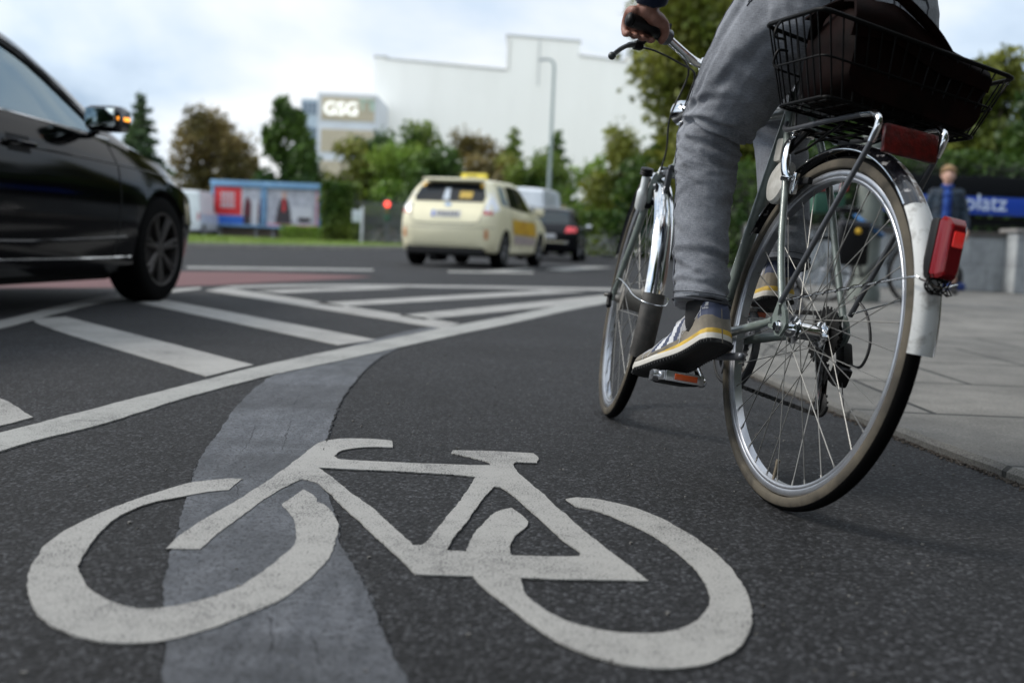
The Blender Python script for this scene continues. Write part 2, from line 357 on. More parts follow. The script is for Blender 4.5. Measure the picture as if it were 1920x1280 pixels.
M['jacket'] = smat('navy_jacket', (.003, .007, .022), .85, spec=.15, col2=(.005, .011, .032), vscale=15, sheen=.2, bump=.3, bscale=300)
M['sock'] = smat('black_sock', (.006, .006, .007), .9)
M['leather'] = smat('brown_leather', (.0065, .002, .0015), .65, spec=.05, col2=(.002, .0008, .0007), vscale=14, bump=.3, bscale=180, bdist=.001)
M['cable'] = smat('cable_black', (.01, .01, .01), .5)
# denim
m = bpy.data.materials.new('grey_denim'); m.use_nodes = True; nt = m.node_tree; b = nt.nodes['Principled BSDF']; N = nt.nodes.new; L = nt.links.new
tc = N('ShaderNodeTexCoord'); mp = N('ShaderNodeMapping'); mp.inputs['Scale'].default_value = (1, 1, .12); L(tc.outputs['Object'], mp.inputs[0])
n = N('ShaderNodeTexNoise'); n.inputs['Scale'].default_value = 700; n.inputs['Detail'].default_value = 3; L(mp.outputs[0], n.inputs[0])
n2 = N('ShaderNodeTexNoise'); n2.inputs['Scale'].default_value = 5; n2.inputs['Detail'].default_value = 4; n2.inputs['Roughness'].default_value = .65; L(tc.outputs['Object'], n2.inputs[0])
mp2 = N('ShaderNodeMapping'); mp2.inputs['Scale'].default_value = (.12, .12, 1); L(tc.outputs['Object'], mp2.inputs[0])
n4 = N('ShaderNodeTexNoise'); n4.inputs['Scale'].default_value = 800; n4.inputs['Detail'].default_value = 2; L(mp2.outputs[0], n4.inputs[0])
md = N('ShaderNodeMath'); md.operation = 'ADD'; L(n.outputs[0], md.inputs[0]); L(n4.outputs[0], md.inputs[1])
mh = N('ShaderNodeMath'); mh.operation = 'MULTIPLY_ADD'; mh.inputs[1].default_value = .55; mh.inputs[2].default_value = .25; L(md.outputs[0], mh.inputs[0]); md = mh
md2 = N('ShaderNodeMath'); md2.operation = 'MULTIPLY_ADD'; L(n2.outputs[0], md2.inputs[0]); md2.inputs[1].default_value = 1.05; L(md.outputs[0], md2.inputs[2])
rp = N('ShaderNodeValToRGB'); rp.color_ramp.elements[0].position = .46; rp.color_ramp.elements[1].position = .84
mr = N('ShaderNodeMath'); mr.operation = 'MULTIPLY'; mr.inputs[1].default_value = .5; L(md2.outputs[0], mr.inputs[0]); L(mr.outputs[0], rp.inputs[0])
rp.color_ramp.elements[0].color = (.050, .055, .066, 1); rp.color_ramp.elements[1].color = (.29, .305, .335, 1); L(rp.outputs[0], b.inputs['Base Color'])
b.inputs['Roughness'].default_value = .95; b.inputs['Specular IOR Level'].default_value = .15; b.inputs['Sheen Weight'].default_value = .08
bp = N('ShaderNodeBump'); bp.inputs['Strength'].default_value = .35; bp.inputs['Distance'].default_value = .0006; L(md.outputs[0], bp.inputs['Height']); L(bp.outputs[0], b.inputs['Normal'])
M['jeans'] = m
M['seam'] = smat('denim_seam', (.03, .032, .04), .95)
# ------------------------------------------------------------------ ground, road, markings
def outline(pts, sharp=32, step=.012, jit=.0012, seed=0):
    P = [V((p[0], p[1], 0)) for p in pts]; n = len(P); cor = []
    for i in range(n):
        a = P[i] - P[i - 1]; b = P[(i + 1) % n] - P[i]
        cor.append(a.length < 1e-6 or b.length < 1e-6 or a.angle(b) > R(sharp))
    res = []
    for i in range(n):
        b, c = P[i], P[(i + 1) % n]; a = b * 2 - c if cor[i] else P[i - 1]; d = c * 2 - b if cor[(i + 1) % n] else P[(i + 2) % n]
        k = max(1, int((c - b).length / step))
        if k > 120: k = 120
        for j in range(k):
            t = j / k
            q = .5 * ((2 * b) + (c - a) * t + (2 * a - 5 * b + 4 * c - d) * t * t + (3 * b - a - 3 * c + d) * t ** 3)
            if jit:
                o = noise.noise_vector(q * 60 + V((seed, 0, 0))) * jit + noise.noise_vector(q * 14 + V((seed, 3, 0))) * jit * 1.2
                q = q + V((o.x, o.y, 0))
            res.append(q)
    return res
def sheet(name, loops, z0, z1, mat, **kw):
    L_ = [outline(l, seed=i * 7.1, **kw) for i, l in enumerate(loops)]
    tris = geometry.tessellate_polygon(L_); allp = [p for l in L_ for p in l]
    b = MB(); n = len(allp)
    vs = [V((p.x, p.y, z1)) for p in allp]; fs = [tuple(t) for t in tris]; b.add(vs, fs)
    if z0 is not None:
        b.add([V((p.x, p.y, z0)) for p in allp] + vs, [])
        o = n
        s = 0
        for l in L_:
            for j in range(len(l)):
                a = s + j; c = s + (j + 1) % len(l); b.f.append((o + a, o + c, o + n + c, o + n + a)); b.m.append(0)
            s += len(l)
    return b.build(name, mat, None, smooth=None)
def px(l, z=0.0): return [road_point(x, y, z) for x, y in l]

b = MB(); b.add([(-500, -40, 0), (500, -40, 0), (500, 900, 0), (-500, 900, 0)], [(0, 1, 2, 3)])
tag(b.build('road', M['asphalt'], smooth=None), kind='structure')

patch = [(765, 1280), (730, 1210), (705, 1150), (680, 1090), (650, 1040), (635, 1000), (628, 960), (610, 925), (600, 890), (606, 850), (615, 820), (622, 798), (632, 772), (645, 745), (665, 718), (690, 690), (718, 668), (755, 650), (800, 634), (860, 616),
         (850, 608), (780, 618), (720, 632), (660, 648), (600, 668), (545, 688), (500, 712), (470, 735), (440, 768), (402, 822), (376, 858), (360, 895), (350, 930), (340, 970), (325, 1020), (315, 1060), (310, 1100), (306, 1180), (303, 1280), (300, 1420), (820, 1420)]
tag(sheet('asphalt_patch', [px(patch)], None, .002, M['patch'], jit=.0045), kind='structure')

# cracks round and in the repair band, loose grit and a few leaves on the asphalt
crack_m = smat('crack_dark', (.006, .006, .007), .95); random.seed(11)
def crack(pts, r, n=14):
    b = MB(); P = catmull(pts, n); P = [V((p.x, p.y, .0022)) + V((noise.noise(p * 40), noise.noise(p * 40 + V((9, 0, 0))), 0)) * .006 for p in P]
    b.tube(P, [r * (.5 + abs(noise.noise(p * 25)) * 1.6) for p in P], 5, flat=(1, .25) if 0 else (1, 1), up=(1, 0, 0)); tag(b.build('road_crack', crack_m, smooth=None), kind='structure')
crack(px([(730, 1210), (705, 1150), (680, 1090), (650, 1040), (635, 1000), (630, 965)]), .0012); crack(px([(606, 850), (615, 820), (622, 798), (632, 772), (645, 745), (665, 718), (690, 690), (718, 668)]), .0022)
crack(px([(376, 858), (360, 895), (350, 930)]), .0010)
for l in ([(478, 800), (470, 825), (455, 845)], [(545, 790), (538, 815), (530, 845)], [(560, 740), (552, 760)], [(500, 1150), (512, 1195), (505, 1240)], [(585, 1190), (600, 1250)], [(440, 905), (447, 930)]): crack(px(l), .0006, 8)
b = MB()
for i in range(900):
    x = random.uniform(-1.5, 1.2); y = random.uniform(1.1, 5.5); s_ = random.uniform(.0012, .0032) * random.choice((1, 1, 1, 1.6)); b.box((x, y, s_ * .4), (s_, s_ * random.uniform(.6, 1.4), s_ * .8), rot=Matrix.Rotation(random.random() * 3, 3, 'Z'))
tag(b.build('road_grit', smat('grit_pale', (.16, .155, .145), .9, col2=(.05, .045, .04), vscale=9), smooth=None), kind='stuff')

# red cycle path and lines across the junction
tag(sheet('red_cycle_path', [px([(-400, 516), (120, 510), (330, 509), (500, 511), (620, 515), (700, 519), (640, 523), (560, 527), (480, 531), (400, 535), (300, 538), (-400, 548)])], None, .002, M['red_path'], jit=0, step=.5), kind='structure')
far_lines = [[(350, 500), (560, 503), (700, 505), (700, 508), (560, 506.5), (350, 503.5)], [(840, 508), (1000, 510.5), (1000, 513.5), (840, 511)], [(1020, 505), (1100, 500), (1150, 501), (1060, 508)],
             [(900, 509), (980, 503), (1010, 504), (940, 510)]]
for l in far_lines:
    tag(sheet('road_line', [px(l)], None, .004, M['paint2'], jit=0, step=.5), kind='structure')
lines = {
 'edge': [(-260, 935), (-120, 890), (0, 849), (75, 826), (175, 802), (275, 771), (350, 747), (500, 707), (640, 677), (755, 651), (850, 630), (960, 607), (1060, 584), (1150, 565), (1150, 554), (1060, 571), (960, 592), (850, 612), (700, 643), (640, 655), (500, 685), (400, 710), (200, 762), (0, 814), (-120, 846), (-260, 884)],
 'border': [(-200, 658), (0, 617), (100, 590), (200, 566), (300, 552), (372, 543), (376, 539), (300, 545), (200, 556), (100, 577), (0, 602), (-200, 636)],
 'far': [(420, 537), (600, 534), (860, 536), (1150, 541), (1150, 545.5), (860, 540), (600, 538), (440, 540.5)],
 's0': [(-120, 722), (0, 749), (62, 784), (0, 800), (-160, 830)],
 's1': [(70, 607), (122, 594), (474, 685), (387, 707)],
 's2': [(255, 567), (295, 560), (707, 638), (635, 648)],
 's3': [(386, 545), (418, 539), (862, 607), (830, 617)],
 't0': [(478, 545), (530, 550), (760, 541), (700, 538.5)],
 't1': [(585, 569), (640, 575), (1100, 547.5), (1020, 544.5)],
 't2': [(745, 592), (795, 600), (1150, 562), (1130, 554)]}
for k, l in lines.items():
    near = k in ('edge', 's0', 's1', 's2')
    z0, z1 = (.0006, .0044) if k in ('edge', 'border', 'far') else (.0005, .0036)
    o = sheet('road_line', [px(l)], z0, z1, M['paint2' if k == 'edge' else 'paint'], jit=.0028 if near else .002, step=.02 if near else .08)
    tag(o, kind='structure')

sym_front = [(455, 900), (430, 899), (390, 903), (350, 909), (280, 930), (200, 960), (135, 990), (90, 1020), (65, 1053), (52, 1088), (55, 1122), (75, 1155), (110, 1181), (155, 1199), (210, 1209), (270, 1209), (320, 1202), (390, 1183), (450, 1161), (520, 1130), (575, 1092), (610, 1056), (628, 1024), (633, 990), (625, 965), (607, 947), (592, 943), (594, 937), (570, 920),
             (527, 948), (545, 966), (555, 990), (553, 1020), (530, 1046), (480, 1083), (430, 1111), (370, 1131), (310, 1142), (260, 1145), (215, 1135), (175, 1113), (153, 1086), (148, 1060), (162, 1033), (190, 998), (230, 967), (280, 946), (340, 934), (390, 925), (428, 921)]
sym_main = [(312, 1032), (345, 1000), (430, 949), (500, 905), (560, 861), (585, 840), (604, 830), (625, 826), (650, 824), (700, 825), (735, 828), (736, 841), (695, 840), (660, 843), (636, 849), (626, 857), (634, 862), (660, 865), (800, 871), (880, 874), (921, 874), (917, 869), (900, 864), (847, 851), (850, 846), (925, 848), (1000, 852), (1009, 860), (1007, 870), (967, 869), (962, 874), (967, 882), (985, 900), (1025, 935), (1075, 980), (1125, 1022), (1175, 1060), (1214, 1092),
            (1150, 1091), (1050, 1089), (974, 1086), (982, 1110), (1000, 1132), (1035, 1155), (1075, 1172), (1140, 1187), (1200, 1191), (1258, 1187), (1303, 1170), (1328, 1142), (1328, 1110), (1302, 1067), (1250, 1023), (1190, 988), (1125, 962), (1082, 953), (1060, 938), (1080, 935), (1130, 940), (1200, 958), (1270, 990), (1330, 1030), (1380, 1080), (1405, 1127), (1408, 1170), (1390, 1212), (1340, 1243), (1270, 1257), (1200, 1256), (1130, 1240), (1060, 1212), (1000, 1177), (950, 1138), (912, 1108), (885, 1083),
            (815, 1081), (780, 1079), (740, 1040), (690, 995), (625, 935), (604, 914), (590, 906), (565, 901), (549, 908), (500, 935), (450, 972), (400, 1010), (377, 1033)]
hole1 = [(597, 879), (640, 881), (750, 886), (850, 892), (892, 896), (870, 930), (835, 975), (800, 1017), (790, 1025), (775, 1025), (750, 1002), (700, 957), (650, 920), (620, 895)]
hole2 = [(927, 915), (940, 916), (960, 929), (1000, 965), (1050, 1009), (1087, 1040), (1087, 1046), (1025, 1046), (957, 1044), (956, 1030), (966, 1008), (990, 985), (976, 966), (959, 955), (940, 958), (920, 970), (899, 990), (882, 1015), (872, 1037), (838, 1035), (842, 1023), (875, 980), (900, 945)]
zs, ze = .001, .0036
o = sheet('bicycle_symbol', [px(sym_main), px(hole1), px(hole2)], zs, ze, M['paint'], jit=.0022)
tag(o, 'big white painted bicycle symbol on the grey asphalt in the foreground', 'road marking')
p2 = sheet('symbol_front_wheel', [px(sym_front)], zs, ze, M['paint'], jit=.0022, ); p2.parent = o

# pavement with its lowered granite kerb
kerb = [(1.18, -3), (1.17, 1.2), (1.155, 2.0), (1.145, 2.36), (1.105, 2.6), (1.075, 2.85), (1.04, 3.1), (1.015, 3.35), (.985, 3.7), (.965, 4.0), (.96, 4.3), (1.01, 4.65), (1.12, 5.05), (1.28, 5.5), (1.52, 6.1), (1.95, 7.3), (2.5, 9.0), (3.05, 11.2), (3.9, 14.5), (5.6, 21), (8.2, 30), (11, 40)]
KZ = .03
side = catmull([(x, y, 0) for x, y in kerb], 10)
b = MB(); k = len(side)
inner = []
for i, p in enumerate(side):
    t = (side[min(i + 1, k - 1)] - side[max(i - 1, 0)]).normalized(); nrm = V((t.y, -t.x, 0)); inner.append(p + nrm * .09)
jo = [V((noise.noise(p * 9) * .006, 0, 0)) for p in side]
rings = []
for i in range(k):
    p, q = side[i] + jo[i], inner[i]; d = (q - p).normalized()
    rings.append([p + V((0, 0, .0)), p + V((0, 0, KZ - .012)), p + d * .012 + V((0, 0, KZ)), q + V((0, 0, KZ)), q + V((0, 0, 0))])
b.ring_loft(rings, closed_ring=False)
tag(b.build('kerb', M['kerb'], smooth=None), kind='structure')
b = MB(); n = len(inner)
vs = [p + V((0, 0, KZ - .004)) for p in inner] + [V((40, p.y, KZ - .004)) for p in inner]
b.add(vs, [(i, i + 1, n + i + 1, n + i) for i in range(n - 1)])
tag(b.build('pavement', M['slab'], smooth=None), kind='structure')
# grit and moss in the joint between kerb and road
b = MB(); random.seed(4)
for i in range(2600):
    t = random.random() ** 1.6 * 150; j = int(t); p = side[min(j + 20, k - 2)].lerp(side[min(j + 21, k - 1)], t - j) if j + 21 < k else side[-1]
    q = p + V((-abs(random.gauss(0, .012)) + .002, random.uniform(-.01, .01), random.uniform(.000, .004))); s = random.uniform(.0015, .005)
    b.box(q, (s, s * random.uniform(.7, 1.6), s * .8), rot=Matrix.Rotation(random.random() * 3, 3, 'Z'))
tag(b.build('kerb_grit', smat('grit', (.03, .022, .016), .95, col2=(.10, .085, .07), vscale=60), smooth=None), kind='stuff')

# grass island beyond the junction
isl = [(-60, 20), (-16, 23.5), (-8, 26.0), (-5.6, 33), (-4.4, 39.5), (-4.3, 44), (-6.5, 50), (-12, 54), (-60, 56)]
tag(sheet('island_kerb', [[V((x, y, 0)) for x, y in isl]], 0, .11, smat('concrete_kerb', (.26, .25, .22), .8, col2=(.2, .19, .17), vscale=3), jit=0, step=1.), kind='structure')
def shrink(P, d):
    c = sum((V((x, y, 0)) for x, y in P), V()) / len(P); return [V((x, y, 0)) + (c - V((x, y, 0))).normalized() * d for x, y in P]
tag(sheet('grass_verge', [shrink(isl, .3)], None, .125, M['grass'], jit=0, step=1.), kind='structure')
b = MB(); random.seed(5)
for i in range(14000):
    x = random.uniform(-20, -4.6); y = random.uniform(24, 50)
    if x > -8 + (y - 26) * .27 - .3 or y < 22 + (-8 - x) * .0 + 4.2 : continue
    h = random.uniform(.04, .11); a = random.random() * PI; w = .02
    d = V((math.cos(a) * w, math.sin(a) * w, 0)); l = V((random.uniform(-.03, .03), random.uniform(-.03, .03), h))
    b.add([V((x, y, .12)) - d, V((x, y, .12)) + d, V((x, y, .12)) + l], [(0, 1, 2)])
tag(b.build('grass', leaf_mat('grass_blades', (.12, .20, .03), (.22, .27, .07), .5), smooth=None), kind='stuff')
# ground beyond the junction
b = MB(); b.add([(-300, 60, .06), (300, 60, .06), (300, 700, .06), (-300, 700, .06)], [(0, 1, 2, 3)])
tag(b.build('far_ground', smat('far_soil', (.10, .12, .05), .95, col2=(.16, .15, .10), vscale=.2), smooth=None), kind='structure')

# ------------------------------------------------------------------ vegetation
LM = {'dark': leaf_mat('leaves_dark', (.022, .055, .010), (.075, .13, .02)), 'olive': leaf_mat('leaves_olive', (.075, .10, .012), (.21, .215, .035)), 'brown': leaf_mat('leaves_autumn', (.08, .070, .018), (.19, .14, .045)),
      'mid': leaf_mat('leaves_mid', (.05, .10, .014), (.15, .20, .03)), 'bright': leaf_mat('leaves_bright', (.11, .20, .02), (.22, .31, .05)), 'fir': leaf_mat('needles', (.022, .05, .024), (.07, .11, .04))}
bark = smat('bark', (.07, .05, .035), .9, col2=(.12, .095, .07), vscale=9, bump=.5, bscale=30, bdist=.01)
def leaf(b, p, s, rnd):
    a = V((rnd.gauss(0, 1), rnd.gauss(0, 1), rnd.gauss(0, 1))).normalized(); c = a.orthogonal().normalized(); d = a.cross(c)
    s2 = s * rnd.uniform(.55, .8); b.add([p - c * s, p - d * s2 * .9, p + c * s, p + d * s2], [(0, 1, 2, 3)])
def tree(name, label, X, Y, h, w, kind, seed, group, n=2600, ls=.11, base=.12, clumps=26, bottom=None, z0=0.):
    """h height, w half-width of the crown; shape by kind of tree"""
    rnd = random.Random(seed); root = empty(name, Matrix.Translation((X, Y, z0)))
    tag(root, label, 'tree', group)
    bot = h * base if bottom is None else bottom
    b = MB(); th = h * (.92 if name != 'leafy_tree' else .7)
    pts = [V((rnd.uniform(-.02, .02) * h * i / 6, rnd.uniform(-.02, .02) * h * i / 6, th * i / 6)) for i in range(7)]
    b.tube(pts, [h * .022 * (1 - .13 * i) + .02 for i in range(7)], 8)
    cl = []
    if name == 'leafy_tree':
        for i in range(clumps):
            z = rnd.uniform(0, 1); r = math.sin(PI * min(.97, (z * .8 + .12))) ** .7; a = rnd.random() * 2 * PI; q = math.sqrt(rnd.random()) * .85
            c = V((math.cos(a) * w * r * q, math.sin(a) * w * r * q, bot + (h - bot) * z)); cl.append((c, w * rnd.uniform(.30, .50) * (1 - .30 * z)))
    elif name == 'conifer_tree':
        for i in range(clumps):
            z = (i + .5) / clumps; r = (1 - z) ** .85; a = i * 2.4 + rnd.uniform(-.3, .3); q = rnd.uniform(.35, .85)
            cl.append((V((math.cos(a) * w * r * q, math.sin(a) * w * r * q, bot + (h - bot) * z)), w * (.48 * (1 - z) + .12)))
    else:   # columnar_tree
        for i in range(clumps):
            z = (i + .5) / clumps; r = math.sin(PI * (z * .82 + .15)) ** .7; a = rnd.random() * 2 * PI; q = rnd.uniform(.2, .75)
            cl.append((V((math.cos(a) * w * r * q, math.sin(a) * w * r * q, bot + (h - bot) * z)), w * rnd.uniform(.28, .5) * (1 - .4 * z)))
    for c, r in cl[::2]:
        zz = max(.1, min(c.z - r * 1.2, th * .95)); s = V((0, 0, zz)); b.tube([s, s.lerp(c, .5) + V((0, 0, r * .1)), c], [h * .008 + .012, h * .005 + .008, .008], 5)
    b.build('trunk', bark, root)
    b = MB(); tot = sum(r ** 2 for c, r in cl)
    for c, r in cl:
        for i in range(int(1.9 * n * r * r / tot)):
            d = V((rnd.gauss(0, 1), rnd.gauss(0, 1), rnd.gauss(0, .8))).normalized() * r * (rnd.random() ** .45) * rnd.choice((1, 1, 1, 1.25))
            if name == 'conifer_tree': d.z *= .45; d.z -= abs(d.length) * .15
            if name == 'columnar_tree': d.z *= 1.35
            leaf(b, c + d, ls * 1.15 * rnd.uniform(.7, 1.35), rnd)
    for i in range(int(n * .008)):      # stray twigs over the outline
        c, r = rnd.choice(cl); d = V((rnd.gauss(0, 1), rnd.gauss(0, 1), abs(rnd.gauss(0, 1)))).normalized() * r * rnd.uniform(1.1, 1.5); leaf(b, c + d, ls * .7, rnd)
    b.build('crown', LM[kind], root, smooth=None); return root
def T(name, label, cx, top, hw, Y, kind, seed, group='trees behind the junction', **kw):
    p = far_point(cx, top, Y); tree(name, label, p.x, Y, p.z, hw / FPX * Y, kind, seed, group, **kw)
T('conifer_tree', 'slender dark conifer just above the black car mirror', 265, 176, 62, 66, 'fir', 1, n=3000, ls=.16, clumps=34)
T('leafy_tree', 'broad brown tinged tree left of the billboards', 385, 216, 95, 74, 'brown', 2, n=5200, ls=.15, base=.08, clumps=44)
T('columnar_tree', 'tall dark green pointed tree behind the two billboards', 537, 194, 68, 70, 'dark', 3, n=5200, ls=.17, base=.06, clumps=40)
T('leafy_tree', 'low autumn bush like tree just left of the pointed tree', 470, 300, 46, 78, 'brown', 4, n=1600, ls=.16, base=.05)
T('leafy_tree', 'pale olive tree under the beige building panels', 640, 280, 75, 78, 'olive', 5, n=2600, ls=.18, base=.05)
T('leafy_tree', 'dark green tree above the ivy covered block', 706, 262, 67, 84, 'dark', 6, n=2600, ls=.18, base=.05)
T('leafy_tree', 'tall green tree above the left of the cream taxi', 782, 244, 78, 86, 'mid', 7, n=3000, ls=.18, base=.05)
T('leafy_tree', 'rusty brown tree right above the taxi roof sign', 880, 264, 80, 88, 'brown', 8, n=3000, ls=.18, base=.05)
T('conifer_tree', 'small pointed conifer left of the tall street lamp', 964, 238, 54, 90, 'mid', 9, n=2400, ls=.18, clumps=28)
T('leafy_tree', 'olive tree beneath the small pointed conifer', 965, 296, 72, 84, 'olive', 10, n=2600, ls=.18, base=.03)
T('conifer_tree', 'pointed dark conifer right behind the tall street lamp', 1046, 244, 59, 92, 'dark', 11, n=2600, ls=.18, clumps=30)
T('leafy_tree', 'bright green tree right of the tall street lamp', 1105, 300, 80, 72, 'bright', 12, n=3200, ls=.15, base=.02)
T('leafy_tree', 'yellowish green tree between street lamp and big tree', 1170, 258, 96, 62, 'olive', 13, n=4400, ls=.15, base=.02, clumps=34)
T('leafy_tree', 'yellow green leafy tree between the office block and the lamp', 745, 292, 91, 76, 'bright', 21, n=3000, ls=.15, base=.0)
T('leafy_tree', 'wide dark tree directly above the taxi roof', 838, 300, 97, 70, 'dark', 22, n=3400, ls=.15, base=.0)
T('leafy_tree', 'broad reddish brown tree right of the taxi roof sign', 915, 300, 85, 74, 'brown', 23, n=3000, ls=.15, base=.0)
T('leafy_tree', 'green tree at the foot of the tall street lamp', 1010, 300, 80, 70, 'mid', 24, n=3000, ls=.15, base=.0)
T('leafy_tree', 'huge olive green tree rising behind the handlebar', 1405, -260, 205, 44, 'olive', 14, n=26000, ls=.14, base=.20, clumps=130)
T('leafy_tree', 'dark tree low behind the front wheel of the bicycle', 1290, 250, 120, 46, 'dark', 15, n=5000, ls=.15, base=.02, clumps=36)
T('leafy_tree', 'dark green tree behind the rear rack', 1560, 120, 150, 38, 'dark', 16, n=6500, ls=.13, base=.05, clumps=50)
T('leafy_tree', 'shaggy green tree right of the black basket', 1880, 118, 120, 27, 'olive', 17, n=6500, ls=.085, base=.12, clumps=44)
T('leafy_tree', 'dark bushy tree over the blue sign', 1760, 205, 120, 30, 'dark', 18, n=6500, ls=.10, base=.02, clumps=46)
T('leafy_tree', 'dark tree at the right picture edge above the wall', 1990, 170, 120, 24, 'dark', 19, n=5000, ls=.085, base=.05, clumps=36)
G0 = 'street trees on the near side of the junction'  # trees added out of view to block sky light from the foreground
for i_, (X_, Y_, h_, w_) in enumerate(((3.4, -5.5, 10.5, 4.2), (-3.6, -8.0, 11.0, 4.4), (8.5, -1.5, 10.0, 3.8))):
    tree('leafy_tree', ['leafy street tree behind the photographer, right of the cycle lane', 'leafy street tree behind the photographer, left of the cycle lane', 'leafy street tree on the near pavement beside the brick house'][i_], X_, Y_, h_, w_, 'dark', 60 + i_, G0, n=3600, ls=.22, base=.22, clumps=44)
def hedge(name, label, p0, p1, h, depth, kind, seed, z0=0., n=5000, ls=.09, cat='hedge', group=None, core=True):
    rnd = random.Random(seed); p0 = V((*p0, z0)); p1 = V((*p1, z0)); d = p1 - p0; ln = d.length; t = d.normalized(); nr = V((-t.y, t.x, 0)); b = MB()
    mid = (p0 + p1) / 2
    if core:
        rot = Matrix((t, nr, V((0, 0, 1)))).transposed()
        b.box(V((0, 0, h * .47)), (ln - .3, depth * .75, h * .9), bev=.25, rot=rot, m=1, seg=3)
    for i in range(n):
        u, w, z = rnd.random(), rnd.random() * 2 - 1, rnd.random()
        f = rnd.choice('fft')
        if f == 'f': w = math.copysign(1 - abs(rnd.gauss(0, .12)), w)
        else: z = 1 - abs(rnd.gauss(0, .07))
        p = V((0, 0, 0)) + t * ((u - .5) * ln) + nr * (w * depth / 2) + V((0, 0, z * h))
        p += noise.noise_vector(p * 1.1 + V((seed, 0, 0))) * .22 * min(1, h / 2)
        leaf(b, p, ls * rnd.uniform(.7, 1.3), rnd)
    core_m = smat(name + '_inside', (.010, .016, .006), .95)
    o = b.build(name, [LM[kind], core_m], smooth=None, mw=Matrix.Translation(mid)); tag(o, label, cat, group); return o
def FP(pxx, Y): 
    q = far_point(pxx, 460, Y); return (q.x, Y)
hedge('clipped_hedge', 'long dark clipped hedge behind the dark estate car', FP(1060, 52), FP(1400, 44), 2.0, 1.6, 'mid', 31, n=9000, ls=.11)
hedge('clipped_hedge', 'dark hedge behind the cyclist and the lamp pole', FP(1330, 32), FP(1690, 24), 2.9, 1.5, 'dark', 32, n=7000, ls=.09)
hedge('clipped_hedge', 'dark hedge behind the blue platz sign', (4.9, 19.2), (13.0, 19.0), 2.35, 1.2, 'dark', 33, n=9000, ls=.06)
hedge('ivy_block', 'square ivy covered block right of the billboards', FP(604, 60), FP(670, 60), 3.25, 2.0, 'mid', 34, n=4500, ls=.11, cat='hedge')
hedge('low_shrub', 'low round green shrub below the right billboard', FP(528, 50), FP(598, 50), .62, 1.2, 'bright', 35, n=1500, ls=.07, cat='shrub', core=False, z0=.12)
hedge('clipped_hedge', 'low hedge line far behind the taxi', FP(560, 74), FP(1080, 74), 2.1, 2.0, 'mid', 36, n=7000, ls=.16)

# ------------------------------------------------------------------ buildings
root = empty('brick_building', Matrix.Translation((17.5, -6, 0))); tag(root, 'dark brick house along the right side of the street, mirrored in the black car door', 'building')  # house added out of view to block sky and darken the car's reflections
b = MB(); b.box((0, 0, 3.9), (7, 36, 7.8)); b.build('wall', smat('dark_brick', (.055, .035, .028), .9, col2=(.075, .05, .04), vscale=.8), root, smooth=None)
b = MB(); b.box((0, 0, 8.0), (7.6, 36.6, .4)); b.build('cornice', smat('cornice_grey', (.12, .11, .10), .8), root, smooth=None)
wgl = smat('house_window', (.02, .025, .03), .1)
for fl in range(2):
    for i in range(9):
        b = MB(); b.box((-3.5, -16 + i * 4, 2.6 + fl * 3.5), (.06, 1.3, 1.9)); b.build('window', wgl, root, smooth=None)
cream = smat('cream_render', (.86, .84, .78), .85, col2=(.80, .78, .72), vscale=.22, vpos=(.35, .7), aniso=(1, 1, .25))
def block(b, x0, x1, y0, y1, z0, z1, m=0): b.box(((x0 + x1) / 2, (y0 + y1) / 2, (z0 + z1) / 2), (x1 - x0, y1 - y0, z1 - z0), m)
root = empty('white_building', Matrix.Translation((0, 150, 0))); tag(root, 'huge blank white building with a stepped roof tower behind the trees', 'building')
b = MB(); prof = [(-20.6, 0), (-20.6, 25.0), (-19.0, 25.0), (-19.0, 24.75), (-2.4, 23.9), (-2.4, 28.6), (7.7, 28.2), (7.7, 26.3), (14.3, 25.7), (14.3, 26.5), (17.4, 26.2), (17.4, 25.2), (32, 24.0), (32, 0)]
b.prism(prof, lambda x, y, d: (x, d, y), 22.0); b.build('wall', cream, root, smooth=None)
cop = smat('grey_coping', (.42, .42, .40), .7)
b = MB()
for (xa, za), (xc, zc) in zip(prof[1:-2], prof[2:-1]):
    if abs(xa - xc) > .5:
        m_ = V(((xa + xc) / 2, 11, (za + zc) / 2 + .12)); b.box(m_, (abs(xc - xa) + .3, 22.3, .22), rot=Matrix.Rotation(-math.atan2(zc - za, xc - xa), 3, 'Y'))
b.build('coping', cop, root, smooth=None)
b = MB(); block(b, -20.4, 4, -.25, -.02, 9.7, 10.0); block(b, -2.1, -1.9, -.14, -.02, 24, 28.2); block(b, 2.0, 2.25, -.12, -.02, 22, 28.2);
b.build('ledge', smat('ledge_grey', (.55, .55, .52), .8), root, smooth=None)
root = empty('office_building', Matrix.Translation((-23.2, 138, 0))); tag(root, 'pale office block with beige panels and round letters at its top', 'building')
ox = .2
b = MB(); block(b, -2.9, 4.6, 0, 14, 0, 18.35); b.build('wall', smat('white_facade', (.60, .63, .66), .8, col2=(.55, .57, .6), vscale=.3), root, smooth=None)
bp_ = smat('beige_panel', (.46, .40, .29), .8, col2=(.42, .365, .27), vscale=.5)
for z0, z1 in ((14.9, 17.9), (10.9, 13.8), (6.8, 9.8), (2.8, 5.7)):
    b = MB(); block(b, -2.4, 4.4, -.12, .05, z0, z1); b.build('panel', bp_, root, smooth=None)
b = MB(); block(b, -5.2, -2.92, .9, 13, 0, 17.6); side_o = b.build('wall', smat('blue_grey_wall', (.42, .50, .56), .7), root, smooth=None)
gl = smat('window_glass', (.10, .15, .20), .12, coat=.5)
for zz in (15.6, 12.4, 9.2, 6.0):
    for i in range(4):
        b = MB(); block(b, -5.05 + i * .53, -4.62 + i * .53, .82, .92, zz, zz + 1.6); b.build('window', gl, root, smooth=None)
sign_m = smat('letter_white', (.8, .82, .78), .4, emit=(1, 1, .93), estr=.35)
